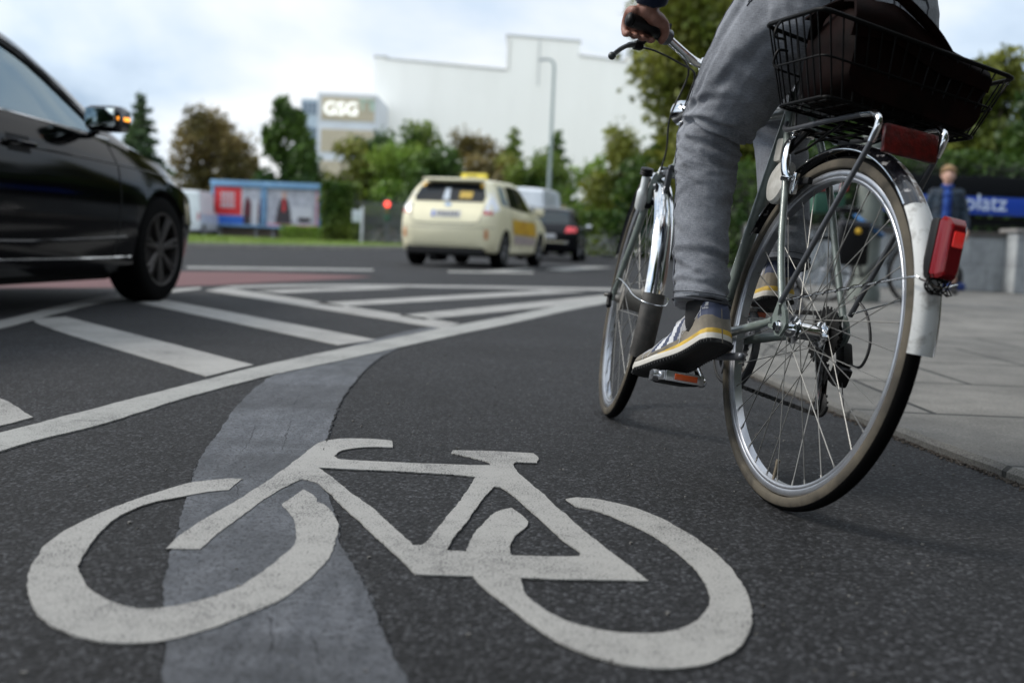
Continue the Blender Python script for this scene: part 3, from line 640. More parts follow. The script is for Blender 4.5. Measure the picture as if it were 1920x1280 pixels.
o = text_mesh('GSG', 2.3, .12, sign_m, 'letters', bold=.06); o.parent = root; o.location = (-2.1, -.28, 15.6); o.rotation_euler = (R(90), 0, 0)
b = MB()
for xx in (2.9, 3.9, 4.25): b.box((xx, -.2, 16.9), (.22, .12, 1.3))
b.box((2.9, -.2, 17.5), (.9, .12, .3)); b.box((3.9, -.2, 17.5), (.8, .12, .3)); b.build('letters', smat('letter_green', (.45, .6, .5), .5), root, smooth=None)

# ------------------------------------------------------------------ billboards and junction furniture
frame_blue = smat('billboard_blue', (.13, .27, .44), .5, col2=(.18, .33, .50), vscale=3)
def billboard(label, x0, x1, Y, z0, z1, art):
    root = empty('billboard', Matrix.Translation(((x0 + x1) / 2, Y, 0))); tag(root, label, 'billboard', 'billboards on the verge')
    w = (x1 - x0) / 2; zc = (z0 + z1) / 2; h = z1 - z0
    b = MB(); b.box((0, .12, zc), (2 * w - .1, .12, h - .1)); b.build('back_board', smat('grey_board', (.4, .4, .4), .8), root, smooth=None)
    b = MB(); b.box((0, 0, z1 - .14), (2 * w + .1, .45, .32), bev=.03); b.box((0, 0, z0 + .06), (2 * w, .3, .12), bev=.02)
    for s in (-1, 1): b.box((s * (w - .06), .02, zc), (.14, .3, h - .3), bev=.02)
    b.build('frame', frame_blue, root)
    b = MB()
    for s in (-1, 1): b.box((s * w * .7, .2, z0 / 2), (.14, .14, z0 + .3))
    b.build('post', smat('post_grey', (.2, .2, .2), .6), root, smooth=None)
    art(root, w - .16, z0 + .14, z1 - .34)
def flat(root, name, x0, x1, z0, z1, mat, y=-.02, poly=None):
    b = MB(); P = poly or [(x0, z0), (x1, z0), (x1, z1), (x0, z1)]; b.prism(P, lambda x, z, d: (x, y - d, z), .02); return b.build(name, mat, root, smooth=None)
pw = smat('poster_white', (.55, .55, .56), .5, col2=(.5, .5, .53), vscale=1.2); pr = smat('poster_red', (.60, .02, .025), .5); pb = smat('poster_blue', (.02, .12, .50), .5)
pd = smat('poster_dark', (.035, .025, .03), .6); pm = smat('poster_maroon', (.10, .012, .02), .6); pg = smat('poster_grey', (.30, .30, .34), .6, col2=(.48, .48, .52), vscale=2.5); pk = smat('poster_skin', (.5, .32, .26), .6); pp = smat('poster_pink', (.65, .25, .3), .6)
def art_left(r, w, z0, z1):
    flat(r, 'poster', -w, w, z0, z1, pw, .02)
    flat(r, 'poster_block', -w, -w + 1.5, z0 + .5, z1, pr, 0)
    for i, (q, hh) in enumerate(((.30, .22), (.60, .20), (.88, .26))):
        for j in range(4): flat(r, 'poster_mark', -w + .36 + j * .20, -w + .50 + j * .20, z1 - q - hh, z1 - q, pw, -.03)
    flat(r, 'poster_block', -w, -w + 1.7, z0, z0 + .46, pb, 0)
    for cx in (.55, 1.35):
        flat(r, 'poster_figure', 0, 0, 0, 0, pm, -.01, [(cx - .22, z0 + .1), (cx + .2, z0 + .1), (cx + .22, z0 + 1.1), (cx + .1, z0 + 1.5), (cx - .1, z0 + 1.5), (cx - .2, z0 + 1.0)])
        flat(r, 'poster_figure', 0, 0, 0, 0, pd, -.03, [(cx - .2, z0), (cx + .2, z0), (cx + .16, z0 + .5), (cx - .14, z0 + .5)])
    flat(r, 'poster_figure', .3, w, z1 - .6, z1, pg, .005)
def art_right(r, w, z0, z1):
    flat(r, 'poster', -w, w, z0, z1, pg, .02); flat(r, 'poster_block', -w, w, z0, z0 + .1, pp, 0); flat(r, 'poster_block', w - .1, w, z0, z1, pp, -.03)
    flat(r, 'poster_block', -.2, w - .3, z0 + .3, z0 + 1.1, pw, 0)
    flat(r, 'poster_figure', 0, 0, 0, 0, pd, -.02, [(-.95, z0 + .12), (-.05, z0 + .12), (-.12, z0 + .9), (-.3, z0 + 1.5), (-.68, z0 + 1.5), (-.85, z0 + .9)])
    flat(r, 'poster_figure', 0, 0, 0, 0, pr, -.045, [(-.55, z0 + .8), (-.4, z0 + .8), (-.42, z0 + 1.5), (-.53, z0 + 1.5)])
    flat(r, 'poster_figure', 0, 0, 0, 0, pk, -.02, [(-.6, z0 + 1.52), (-.36, z0 + 1.52), (-.33, z0 + 1.8), (-.48, z0 + 1.95), (-.62, z0 + 1.8)])
    flat(r, 'poster_mark', w - 1.1, w - .4, z0 + .25, z0 + .5, pd, -.04)
YB = 60.; xa, xb, xc = far_point(398, 342, YB).x, far_point(496, 342, YB).x, far_point(603, 342, YB).x
za, zb_ = far_point(500, 427, YB).z, far_point(500, 342, YB).z
billboard('blue framed billboard with a red and white poster and blue block', xa, xb - .03, YB, za, zb_, art_left)
billboard('blue framed billboard with a grey poster of a dark clothed figure', xb + .03, xc, YB - .05, za, zb_, art_right)
b = MB(); q0, q1 = far_point(345, 440, YB + .8), far_point(606, 440, YB + .8); block(b, q0.x, q1.x, YB + .5, YB + .8, 0, .95)
tag(b.build('low_wall', smat('brown_wall', (.13, .105, .085), .9, col2=(.09, .075, .06), vscale=1.5), smooth=None), 'low brown wall below the two billboards', 'wall')
# steel mesh fence and small things between ivy block and taxi
root = empty('mesh_fence', Matrix.Translation((far_point(706, 400, 63).x, 63, 0))); tag(root, 'grey metal fence between the ivy block and the taxi', 'fence')
b = MB()
for i in range(36): b.box((-1.75 + i * .1, 0, 1.25), (.045, .04, 2.3))
for zz in (.2, 1.3, 2.4): b.box((0, .04, zz), (3.6, .04, .06))
b.build('fence_panel', smat('fence_grey', (.12, .125, .125), .6), root, smooth=None)
b = MB()
for s in (-1, 1): b.box((s * 1.8, 0, 1.3), (.1, .1, 2.6))
b.build('post', M['steel'], root, smooth=None)
q = far_point(677, 480, 44); root = empty('sign_post', Matrix.Translation((q.x, 44, .1))); tag(root, 'short grey post with a pale panel right of the ivy block', 'post')
b = MB(); b.tube([(0, 0, 0), (0, 0, 1.55)], .05, 10); b.build('pole', M['alu'], root)
b = MB(); b.box((-.2, -.02, 1.15), (.42, .04, .5), bev=.015); b.build('panel', smat('panel_grey', (.42, .45, .48), .5), root)
# red lamp of a traffic light
q = far_point(727, 384, 46); root = empty('traffic_light', Matrix.Translation((q.x, 46, 0))); tag(root, 'traffic light showing red just left of the taxi', 'traffic light')
b = MB(); b.tube([(0, 0, 0), (0, 0, q.z + .25)], .045, 10); b.build('pole', M['steel'], root)
b = MB(); b.box((0, -.05, q.z - .25), (.34, .24, .95), bev=.05); b.build('housing', smat('housing_green', (.05, .07, .06), .6), root)
for i, c in enumerate([((.9, .06, .04), 1.6), ((.10, .07, .01), 0), ((.01, .07, .03), 0)]):
    b = MB(); b.lathe([(0, -.03), (.12, -.02), (.13, 0)], (0, -.17, q.z + .02 - i * .28), (0, 1, 0), 20)
    b.build('lamp', smat('signal_lamp', c[0], .3, emit=c[0] if c[1] else None, estr=c[1]), root)
# street lamp
q = far_point(1024, 470, 60); top = far_point(1035, 112, 60).z
root = empty('street_lamp', Matrix.Translation((q.x, 60, 0))); tag(root, 'tall grey green street lamp with a short curved arm', 'street lamp')
lg = smat('lamp_post_paint', (.26, .31, .30), .5)
b = MB(); b.tube([(0, 0, 0), (0, 0, top * .5), (0, 0, top - .35)] + [(-.06, 0, top - .15), (-.2, 0, top - .03), (-.42, 0, top)], [.13, .10, .075, .07, .06, .05], 12); b.build('pole', lg, root)
b = MB(); b.box((-.62, 0, top - .02), (.55, .22, .14), bev=.05, rot=Matrix.Rotation(R(-6), 3, 'Y')); b.build('lamp_head', smat('lamp_head_grey', (.4, .42, .42), .5), root)
# ------------------------------------------------------------------ bicycle (local axes: X forward, Y left, Z up in the leaning plane)
cx_, cy_ = .52714, 2.04002; HD, LN = .234233, .151524
uu = V((-math.sin(HD), math.cos(HD), 0)); w0 = V((-math.cos(HD), -math.sin(HD), 0)); zz_ = V((0, 0, 1))
ww = math.cos(LN) * w0 + math.sin(LN) * zz_; vv = math.cos(LN) * zz_ - math.sin(LN) * w0
POSE = Matrix(((uu.x, ww.x, vv.x, cx_), (uu.y, ww.y, vv.y, cy_), (uu.z, ww.z, vv.z, 0), (0, 0, 0, 1)))
RW = .345; WB = 1.034; ST = -.1924
bike = empty('bicycle', POSE)
tag(bike, 'green grey city bicycle ridden past, wire basket on its rear rack', 'bicycle')

def wheel(parent, c, ax, rear, spin=0.):
    """c hub centre, ax axle direction (to the left)"""
    c = V(c); ax = V(ax).normalized(); up = V((0, 0, 1)); up = (up - ax * up.dot(ax)).normalized(); fw = up.cross(ax) * -1
    fw = ax.cross(up) * -1 if ax.cross(up).x < 0 else ax.cross(up)
    P = lambda a, r, o=0: c + (fw * math.cos(a) + up * math.sin(a)) * r + ax * o
    rp = [(.2965, -.0085), (.2965, .0085), (.300, .0108), (.3035, .0112), (.3045, .0104), (.3055, .0112), (.3155, .0122), (.3175, .0105), (.3175, -.0105), (.3155, -.0122), (.3055, -.0112), (.3045, -.0104), (.3035, -.0112), (.300, -.0108)]
    b = MB(); b.lathe(rp, c, ax, 120, closed=True); rim = b.build('wheel', M['rim'], parent, smooth=50)
    tp = []; tm = []
    for i in range(20):
        a = -PI * .62 + i * (2 * PI * .62 + 0) / 19; tp.append((.3265 + .0185 * math.cos(a), .0182 * math.sin(a)))
    tm = [0 if abs(-PI * .62 + (i + .5) * 2 * PI * .62 / 19) < 1.02 else 1 for i in range(19)] + [1]
    b = MB(); b.lathe(tp, c, ax, 160, mats=tm, closed=True)
    b.build('tyre', [M['rubber'], M['tan']], rim, smooth=80)
    if rear: fl = (.037, -.021); fr = .0225; ra = .0165
    else: fl = (.030, -.030); fr = .038; ra = .033
    b = MB()
    b.lathe([(.006, fl[1] - .03), (.010, fl[1] - .02), (.014, fl[1] - .004), (fr + .004, fl[1] - .0018), (fr + .005, fl[1]), (fr + .004, fl[1] + .0018), (ra, fl[1] + .005), (ra * .94, 0), (ra, fl[0] - .005), (fr + .004, fl[0] - .0018), (fr + .005, fl[0]), (fr + .004, fl[0] + .0018), (.017, fl[0] + .004), (.015, fl[0] + .014), (.008, fl[0] + .02), (.005, fl[0] + .03)], c, ax, 40)
    b.tube([c - ax * .075, c + ax * .079], .005, 10)
    b.build('hub', M['chrome'] if rear else smat('hub_grey', (.30, .28, .25), .5, .6), rim, smooth=40)
    for s in (0, 1):
        for i in range(18):
            a0 = 2 * PI * (i + .25 + .5 * s) / 18 + spin; side = fl[s]
            k = 1 if i % 2 else -1; a1 = a0 + k * 2 * PI * 3 / 36 * 2.05
            p0 = P(a1, fr, side + (.0016 if i % 2 else -.0016)); p1 = P(a0, .299, .0015 * (1 if s == 0 else -1))
            b = MB(); b.tube([p0, p1], .00105, 6); b.tube([p1.lerp(p0, .045), p1], .0019, 6); b.build('spoke', M['spoke'], rim, smooth=60)
    return rim, P
bw, PR = wheel(bike, (0, 0, RW), (0, 1, 0), True, .11)
b = MB(); a = -PI / 2 + .09; b.tube([PR(a, .299), PR(a, .262)], .0032, 10); b.tube([PR(a, .268), PR(a, .258)], .0042, 10); b.build('valve', smat('valve_brass', (.22, .18, .13), .5, .6), bw)
fax = V((-math.sin(ST), math.cos(ST), 0)); ffw = V((math.cos(ST), math.sin(ST), 0))
fc = V((WB, 0, RW))
fwheel, PF = wheel(bike, fc, fax, False, .05)
# the front rim is bright inside: polished
# frame
BBc = V((.425, 0, .283)); dropL, dropR = V((.004, .066, .352)), V((.004, -.068, .352))
b = MB(); ST_top = V((.262, 0, .835))
b.tube([BBc, ST_top, V((.2585, 0, .846))], [.0145, .0145, .0165], 20)
head0, head1 = V((.868, 0, .712)), V((.826, 0, .862))
b.tube([head0, head1], .0185, 20); b.tube([head0 - V((0, 0, .004)), head0.lerp(head1, .08)], .0215, 20); b.tube([head1.lerp(head0, .08), head1], .0215, 20)
b.tube([V((.262, 0, .806)), V((.838, 0, .828))], .0143, 20)
b.tube([BBc, V((.862, 0, .738))], .0163, 20)
b.tube([BBc - V((0, .036, 0)), BBc + V((0, .036, 0))], .020, 24)
b.build('frame', M['frame'], bike, smooth=40)
for s, dr in ((1, dropL), (-1, dropR)):
    b = MB(); b.tube(catmull([dr + V((.028, 0, .004)), V((.10, s * .058, .343)), V((.25, s * .040, .318)), V((.345, s * .030, .300)), BBc + V((-.01, s * .024, .004))], 5), [.0075] * 5 + [.009] * 5 + [.0105] * 11, 14); b.build('chain_stay', M['frame'], bike, smooth=60)
    b = MB(); b.tube(catmull([dr + V((.006, 0, .035)), V((.07, s * .062, .50)), V((.135, s * .050, .645)), V((.20, s * .036, .755)), V((.247, s * .017, .822))], 5), [.0072] * 10 + [.0078] * 11, 14)
    b.tube([V((.205, s * .034, .765)), V((.25, s * .016, .835))], .0072, 12, round_ends=True)
    b.build('seat_stay', M['frame'], bike, smooth=60)
    # dropout plate with its curved slot
    dp = [(-.022, .020), (-.014, .034), (.000, .046), (.002, .036), (-.006, .022), (.000, .012), (.012, .022), (.012, .046), (.020, .050), (.034, .012), (.044, .006), (.040, -.004), (.018, -.008), (.006, -.018), (-.012, -.018), (-.024, -.004), (-.028, .008)]
    b = MB(); b.prism([(dr.x + p[0], dr.z - .006 + p[1]) for p in dp], lambda x, z, d: (x, dr.y - .003 + d, z), .006); b.build('dropout', M['frame'], bike, smooth=None)
b = MB()
for s in (1, -1): b.lathe([(0, 0), (.0085, 0), (.0095, .002), (.0095, .008), (.0085, .009), (.0075, .009)], (.0, s * .070, RW), (0, s, 0), 6); b.lathe([(.013, 0), (.013, .002), (0, .002)], (.0, s * .0695, RW), (0, s, 0), 20)
b.build('axle_nut', M['chrome'], bike, smooth=30)
# fork with bridge, blades follow the steering
cr = V((.880, 0, .700))
for s in (1, -1):
    e_ = fc + fax * s * .054
    b = MB(); pts = catmull([cr + fax * s * .030 + V((0, 0, .0)), cr + fax * s * .047 + V((.015, 0, -.03)), V((.952, 0, .52)) + fax * s * .052, V((1.0, 0, .42)) + fax * s * .054, e_ + V((-.006, 0, .008))], 6)
    b.tube(pts, [.0125 - .0055 * i / (len(pts) - 1) for i in range(len(pts))], 14); b.box(e_ + V((0, 0, .002)), (.022, .005, .030), bev=.002); b.build('fork_blade', M['frame'], bike, smooth=60)
b = MB(); b.box(cr + V((0, 0, .002)), (.034, .095, .026), bev=.010, rot=Matrix.Rotation(ST, 3, 'Z')); b.build('fork_crown', M['chrome'], bike)
# quick release / axle end front
b = MB(); e_ = fc + fax * .064; b.lathe([(0, .006), (.008, .005), (.011, .0), (.010, -.006), (0, -.006)], e_, fax, 16); b.tube([e_, e_ + V((-.010, 0, -.028))], [.006, .008], 10, round_ends=True); b.build('axle_nut', M['black'], bike)
# mudguards
def guard(name, P, R_, a0, a1, width, depth, mats, mfun, parent, n=60):
    b = MB(); prof = []
    for j in range(9):
        q = -1 + 2 * j / 8; prof.append((q * width, -abs(q) ** 3 * depth))
    rings = []
    for i in range(n + 1):
        a = a0 + (a1 - a0) * i / n
        o_ = [P(a, R_ + d, w_) for w_, d in prof]; i_ = [P(a, R_ + d - .0022, w_ * .96) for w_, d in reversed(prof)]
        rings.append(o_ + i_)
    k = len(rings[0]); o = 0; b.v = [p for r in rings for p in r]
    for i in range(n):
        for j in range(k):
            j2 = (j + 1) % k; b.f.append((i * k + j, i * k + j2, (i + 1) * k + j2, (i + 1) * k + j)); b.m.append(mfun(a0 + (a1 - a0) * (i + .5) / n, j))
    b.f.append(tuple(range(k))); b.m.append(mfun(a0, 0)); b.f.append(tuple(n * k + j for j in range(k))); b.m.append(mfun(a1, 0))
    return b.build(name, mats, parent, smooth=50)
def mf(a, j):
    d = math.degrees(a)
    if 118 < d < 137 and 1 < j < 4: return 2
    return 1 if d > 137 else 0
gR = guard('mudguard', PR, .367, R(32), R(180.5), .0245, .014, [M['dark_fender'], M['white_fender'], M['sticker']], mf, bike, 90)
def edge_line(P, Rr, a0, a1, w_, mat, parent, r=.0016):
    b = MB(); b.tube([P(a0 + (a1 - a0) * i / 60, Rr, w_) for i in range(61)], r, 6); return b.build('trim', mat, parent, smooth=60)
edge_line(PR, .3535, R(40), R(137), .0245, M['chrome'], gR)
edge_line(PR, .3535, R(60), R(180), -.0245, M['chrome'], gR)
gF = guard('mudguard', PF, .367, R(20), R(182), .0255, .015, [M['chrome'], smat('rubber_flap', (.075, .070, .062), .6)], lambda a, j: 0 if math.degrees(a) < 178 else 1, bike, 80)
gf2 = guard('mud_flap', PF, .3695, R(176), R(203), .029, .016, smat('rubber_flap_grey', (.085, .078, .07), .55, col2=(.05, .047, .043), vscale=30), lambda a, j: 0, gF, 20)
# wire stays
def stay(pts, parent=bike, r=.0017, mat=None, name='mudguard_stay'):
    b = MB(); b.tube(catmull(pts, 4), r, 8); return b.build(name, mat or M['chrome'], parent, smooth=60)
b_end = PR(R(163), .372)
stay([dropL + V((.002, .008, .042)), (dropL + V((.002, .008, .042))).lerp(PR(R(161), .36, .040), .5), PR(R(161), .36, .040), PR(R(162), .376, .030), PR(R(163.5), .380, .0), PR(R(162), .376, -.030), PR(R(161), .36, -.040), (dropR + V((.002, -.008, .042))).lerp(PR(R(161), .36, -.040), .5), dropR + V((.002, -.008, .042))])
b = MB(); 
pts = [(dropL + V((.002, .008, .042))).lerp(PR(R(161), .36, .040), i / 60) for i in range(61)]
hp = []
for i, p in enumerate(pts[6:54]):
    a = i * 1.05; hp.append(p + V((0, math.cos(a) * .0035, math.sin(a) * .0035 + .0006)))
b.tube(hp, .0011, 6)
kk = [PR(R(163 + 2.5 * math.sin(i * 1.9)), .378 + .006 * math.sin(i * 2.3), .022 * math.cos(i * 1.3)) for i in range(22)]
b.tube(catmull(kk, 3), .0012, 6); b.tube(catmull([PR(R(160), .374, .012), PR(R(158.5), .382, .006), PR(R(157.6), .378, -.002), PR(R(158.8), .381, -.006), PR(R(160), .374, -.010)], 4), .0009, 6)
b.build('twisted_wire', M['wire'], bike, smooth=60)
stay([fc + fax * .062 + V((0, 0, .012)), PF(R(150), .10, .062), PF(R(172), .24, .056), PF(R(178), .33, .048), PF(R(180), .385, .028), PF(R(180.5), .390, 0), PF(R(180), .385, -.028), PF(R(175), .24, -.056), fc - fax * .062])
# dynamo on the left fork blade
dq = V((.905, 0, .640)) + fax * .070; dax = V((-.28, .10, .95)).normalized()
b = MB(); b.lathe([(0, -.052), (.012, -.05), (.0155, -.042), (.0155, .0), (.013, .006), (.0105, .012), (.0105, .040), (.008, .046)], dq, dax, 24); dyn = b.build('dynamo', smat('dynamo_white', (.62, .64, .63), .3, .3), bike)
b = MB(); b.lathe([(.010, .044), (.017, .046), (.0185, .049), (.016, .052), (.0185, .055), (.016, .058), (.0185, .061), (.017, .066), (0, .068)], dq, dax, 24); b.build('roller', M['black'], dyn)
b = MB(); b.box(dq + V((.012, -.015, -.02)), (.03, .03, .045), bev=.006); b.tube([dq + V((.012, -.02, -.02)), dq + V((.02, -.045, -.02))], .008, 10); b.build('bracket', M['black'], dyn)
# brake on the front fork and cable loops
b = MB(); q = cr + V((-.03, .0, .0)); b.box(q + V((-.0, .03, -.02)), (.018, .016, .05), bev=.005); b.box(q + V((-.0, -.03, -.02)), (.018, .016, .05), bev=.005); b.box(q + V((.0, 0, .012)), (.018, .07, .014), bev=.005); b.build('front_brake', M['steel'], bike)
b = MB(); b.tube(catmull([V((.86, .02, .70)) + fax * .03, V((.852, .050, .76)), V((.84, .062, .84)), V((.80, .05, .95)), V((.76, .09, .98))], 6), .0026, 8)
b.tube(catmull([V((.700, .232, .963)), V((.690, .190, .962)), V((.712, .110, .952)), V((.79, .035, .95)), V((.86, .02, .88))], 6), .0026, 8); b.build('brake_cable', M['cable'], bike)
# handlebar, stem, grip, lever
b = MB(); b.tube([V((.834, 0, .85)), V((.818, 0, .905)), V((.800, 0, .985))], [.0125, .0125, .0125], 16); b.tube([V((.800, -.02, .985)), V((.800, .02, .985))], .0175, 16); b.build('stem', M['chrome'], bike)
bar = catmull([V((.800, 0, .985)), V((.765, .035, .976)), V((.712, .085, .970)), V((.672, .150, .984)), V((.640, .200, .995)), V((.605, .255, .993)), V((.573, .305, .989))], 6)
barR = [V((p.x + .02, -p.y, p.z)) for p in bar]
b = MB(); b.tube(list(reversed(barR)) + bar[1:], .0112, 16); b.build('handlebar', M['chrome'], bike, smooth=60)
for s, pts in ((1, bar), (-1, barR)):
    g = pts[-13:]; b = MB(); b.tube(g, [.0165 if i else .018 for i in range(len(g))], 16); b.ball(g[-1] + (g[-1] - g[-2]).normalized() * .001, .0168, 16, sc=(1, .6, 1)); b.build('grip', M['black'], bike)
    e2 = pts[-14]; b = MB(); dd = (pts[-12] - pts[-15]).normalized(); b.tube([e2 - dd * .016, e2 + dd * .014], .0205, 18); b.box(e2 + V((.004, 0, .018)), (.026, .030, .022), bev=.004); b.build('shifter', M['steel'], bike)
    c_ = .0 if s == 1 else .02
    q0 = V((.688 + c_, s * .236, .968)); b = MB(); b.tube([V((.655 + c_, s * .225, .988)), q0], [.012, .010], 12, round_ends=True); b.box(q0 + V((0, 0, -.004)), (.026, .022, .02), bev=.004); b.build('lever_clamp', M['black'], bike)
    lv = catmull([q0 + V((0, 0, -.004)), V((.672 + c_, s * .262, .957)), V((.645 + c_, s * .292, .935)), V((.618 + c_, s * .318, .908))], 6)
    b = MB(); b.tube(lv, [.0072] * 8 + [.0060] * 11, 12, flat=(1, .8)); b.ball(lv[-1], .0098, 16); b.build('brake_lever', smat('lever_grey', (.03, .036, .038), .38), bike)
# headlight
b = MB(); b.lathe([(0, -.04), (.018, -.036), (.030, -.018), (.034, .004), (.036, .012), (.030, .015), (0, .015)], (.905, .0, .872), (1, 0, -.05), 28); b.box((.868, 0, .855), (.06, .012, .010)); b.build('headlight', M['chrome'], bike)
# saddle and seat post
b = MB(); b.tube([V((.2585, 0, .83)), V((.238, 0, .905))], .0128, 16); b.build('seat_post', M['alu'], bike)
rings = []
for i in range(15):
    t = i / 14; x = .02 + t * .30; hw_ = .092 * (1 - t) ** 1.15 + .020 + (.0 if t > .12 else -.03 * (.12 - t) / .12); top_ = .925 - .012 * math.sin(PI * t) ; dp_ = .036 - .012 * t
    rings.append([V((x, hw_ * math.cos(a) , top_ - dp_ / 2 + dp_ / 2 * math.sin(a) * (1 if math.sin(a) > 0 else 1.4))) for a in [2 * PI * j / 20 for j in range(20)]])
b = MB(); b.ring_loft(rings); sad = b.build('saddle', smat('saddle_vinyl', (.02, .02, .022), .35), bike, smooth=60)
b = MB()
for s in (1, -1): b.tube(catmull([V((.08, s * .03, .898)), V((.16, s * .022, .885)), V((.25, s * .018, .886)), V((.30, s * .01, .905))], 4), .0035, 8)
b.build('saddle_rail', M['chrome'], sad)
# crankset
cdir = V((-.150, 0, -.090)).normalized(); CL = .172
b = MB()
for s in (1, -1):
    r0 = BBc + V((0, s * .062, 0)); r1 = BBc + cdir * (s * CL) + V((0, s * .078, 0))
    bb = MB(); bb.tube([r0, r0.lerp(r1, .5) + V((0, s * .006, 0)), r1], [.0125, .0095, .0115], 14, round_ends=True, flat=(1, .8)); bb.build('crank', M['chrome'], bike, smooth=60)
b.lathe([(.070, 0), (.084, 0), (.086, .0012), (.084, .0025), (.070, .0025)], BBc + V((0, -.047, 0)), (0, 1, 0), 80, closed=True)
b.lathe([(.070, 0), (.066, 0), (.066, .0025), (.070, .0025)], BBc + V((0, -.047, 0)), (0, 1, 0), 80, closed=True)
for i in range(5):
    a = i * 2 * PI / 5; b.tube([BBc + V((0, -.046, 0)), BBc + V((math.cos(a) * .072, -.046, math.sin(a) * .072))], [.010, .006], 8)
for i in range(44):
    a = i * 2 * PI / 44; b.box(BBc + V((math.cos(a) * .0865, -.0458, math.sin(a) * .0865)), (.005, .0022, .005), rot=Matrix.Rotation(-a, 3, 'Y'))
b.lathe([(.088, -.012), (.100, -.012), (.102, -.004), (.100, .004), (.092, .004)], BBc + V((0, -.055, 0)), (0, 1, 0), 60, closed=True)
b.build('chain_ring', M['steel'], bike, smooth=40)
def pedal(c, s, tilt):
    rt = Matrix.Rotation(tilt, 3, 'Y'); b = MB(); T_ = lambda p: c + rt @ V(p)
    b.box(T_((0, 0, -.003)), (.088, .074, .022), bev=.006, rot=rt)
    p_ = b.build('pedal', M['black'], bike)
    b = MB()
    for k in (1, -1):
        b.box(T_((k * .046, 0, .0)), (.004, .088, .022), bev=.0015, rot=rt)
    b.box(T_((0, .043 * s, 0)), (.085, .006, .02), bev=.002, rot=rt); b.lathe([(0, .010), (.011, .009), (.013, 0), (.013, -.006)], T_((0, .048 * s, 0)), rt @ V((0, s, 0)), 20); b.tube([T_((0, -.045 * s, 0)), T_((0, -.066 * s, 0))], .0075, 12)
    b.build('cage', M['alu'], p_)
    for k in (1, -1):
        b = MB(); b.box(T_((k * .0492, -.002, .0)), (.003, .052, .013), bev=.001, rot=rt); b.build('reflector', M['orange'], p_)
PL = BBc + cdir * CL + V((0, .138, 0)); PRt = BBc - cdir * CL + V((0, -.138, 0))
pedal(PL, 1, R(8)); pedal(PRt, -1, R(-4))
# cassette, derailleur, chain
b = MB()
for i in range(7):
    r_ = .053 - i * .0052; y_ = -.030 - i * .0042
    b.lathe([(.012, 0), (r_, 0), (r_, .0018), (.012, .0018)], (0, y_, RW), (0, 1, 0), 48, closed=True)
    nt_ = int(r_ * 2 * PI / .0127)
    for t_ in range(nt_):
        a = t_ * 2 * PI / nt_; b.box((math.cos(a) * (r_ + .002), y_ + .0009, RW + math.sin(a) * (r_ + .002)), (.005, .0016, .005), rot=Matrix.Rotation(-a, 3, 'Y'))
b.build('cassette', M['greasy'], bike, smooth=40)
j1, j2 = V((.016, -.052, .272)), V((.006, -.056, .212))
b = MB(); b.box(V((-.006, -.078, .312)), (.030, .022, .050), bev=.006, rot=Matrix.Rotation(R(25), 3, 'Y')); b.box(V((-.018, -.070, .275)), (.032, .030, .040), bev=.006, rot=Matrix.Rotation(R(-20), 3, 'Y'))
for j in (j1, j2):
    b.lathe([(.004, -.003), (.021, -.0015), (.023, 0), (.021, .0015), (.004, .003)], j, (0, 1, 0), 22, closed=True)
    for t_ in range(11):
        a = t_ * 2 * PI / 11; b.box(j + V((math.cos(a) * .0235, 0, math.sin(a) * .0235)), (.005, .002, .004), rot=Matrix.Rotation(-a, 3, 'Y'))
b.build('derailleur', M['greasy'], bike, smooth=40)
b = MB()
for yy in (.006, -.006): b.tube([j1 + V((0, yy, .012)), j2 + V((0, yy, -.012))], .009, 10, flat=(.18, 1), up=(0, 1, 0), round_ends=False)
b.build('derailleur_cage', M['chrome'], bike, smooth=40)
b = MB(); b.tube(catmull([V((-.020, -.080, .300)), V((-.060, -.084, .300)), V((-.075, -.084, .345)), V((-.050, -.080, .400)), V((-.005, -.074, .430))], 6), .0028, 8); b.tube([V((-.03, -.07, .262)), V((-.055, -.07, .215))], .0011, 6); b.build('shift_cable', M['cable'], bike)
def chainrun(p, q):
    b_ = MB(); n_ = int((q - p).length / .0127); d = (q - p) / n_; rt = Matrix.Rotation(-math.atan2(d.z, d.x), 3, 'Y')
    for i in range(n_):
        for yy in (-.003, .003): b_.box(p + d * (i + .5) + V((0, yy + (.0006 if i % 2 else -.0006), 0)), (.0135, .0011, .0085 if i % 2 else .0075), rot=rt)
        b_.tube([p + d * i + V((0, -.0035, 0)), p + d * i + V((0, .0035, 0))], .0037, 8)
    return b_
b = chainrun(j2 + V((.002, 0, -.022)), BBc + V((-.02, -.046, -.084))); b2 = chainrun(V((0, -.042, RW + .045)), BBc + V((0, -.046, .086)))
b.add(b2.v, b2.f)
def arc(c, r, a0, a1, n_):
    return [c + V((math.cos(a0 + (a1 - a0) * i / n_) * r, 0, math.sin(a0 + (a1 - a0) * i / n_) * r)) for i in range(n_ + 1)]
b.tube(arc(BBc + V((0, -.046, 0)), .087, -PI * .55, PI * .5, 40), .0045, 8); b.tube([j1 + V((-.020, 0, .004)), j2 + V((.02, 0, .006))], .004, 8); b.tube([j1 + V((.022, 0, .0)), V((.040, -.046, RW - .028))], .004, 8)
b.tube(arc(V((0, -.042, RW)), .045, -PI * .2 - PI * 0, -PI * 0 + PI * .5, 12), .0042, 8); b.tube(arc(j2, .023, -PI * 1.0, 0, 12), .004, 8)
b.build('chain', M['greasy'], bike, smooth=40)
# kick stand folded along the chain stay
b = MB(); b.tube([V((.36, .045, .262)), V((.24, .072, .258)), V((.122, .074, .272))], [.009, .0075, .0085], 12, flat=(1, .8), round_ends=True); b.box((.37, .03, .272), (.05, .05, .03), bev=.006); b.build('kick_stand', M['steel'], bike)
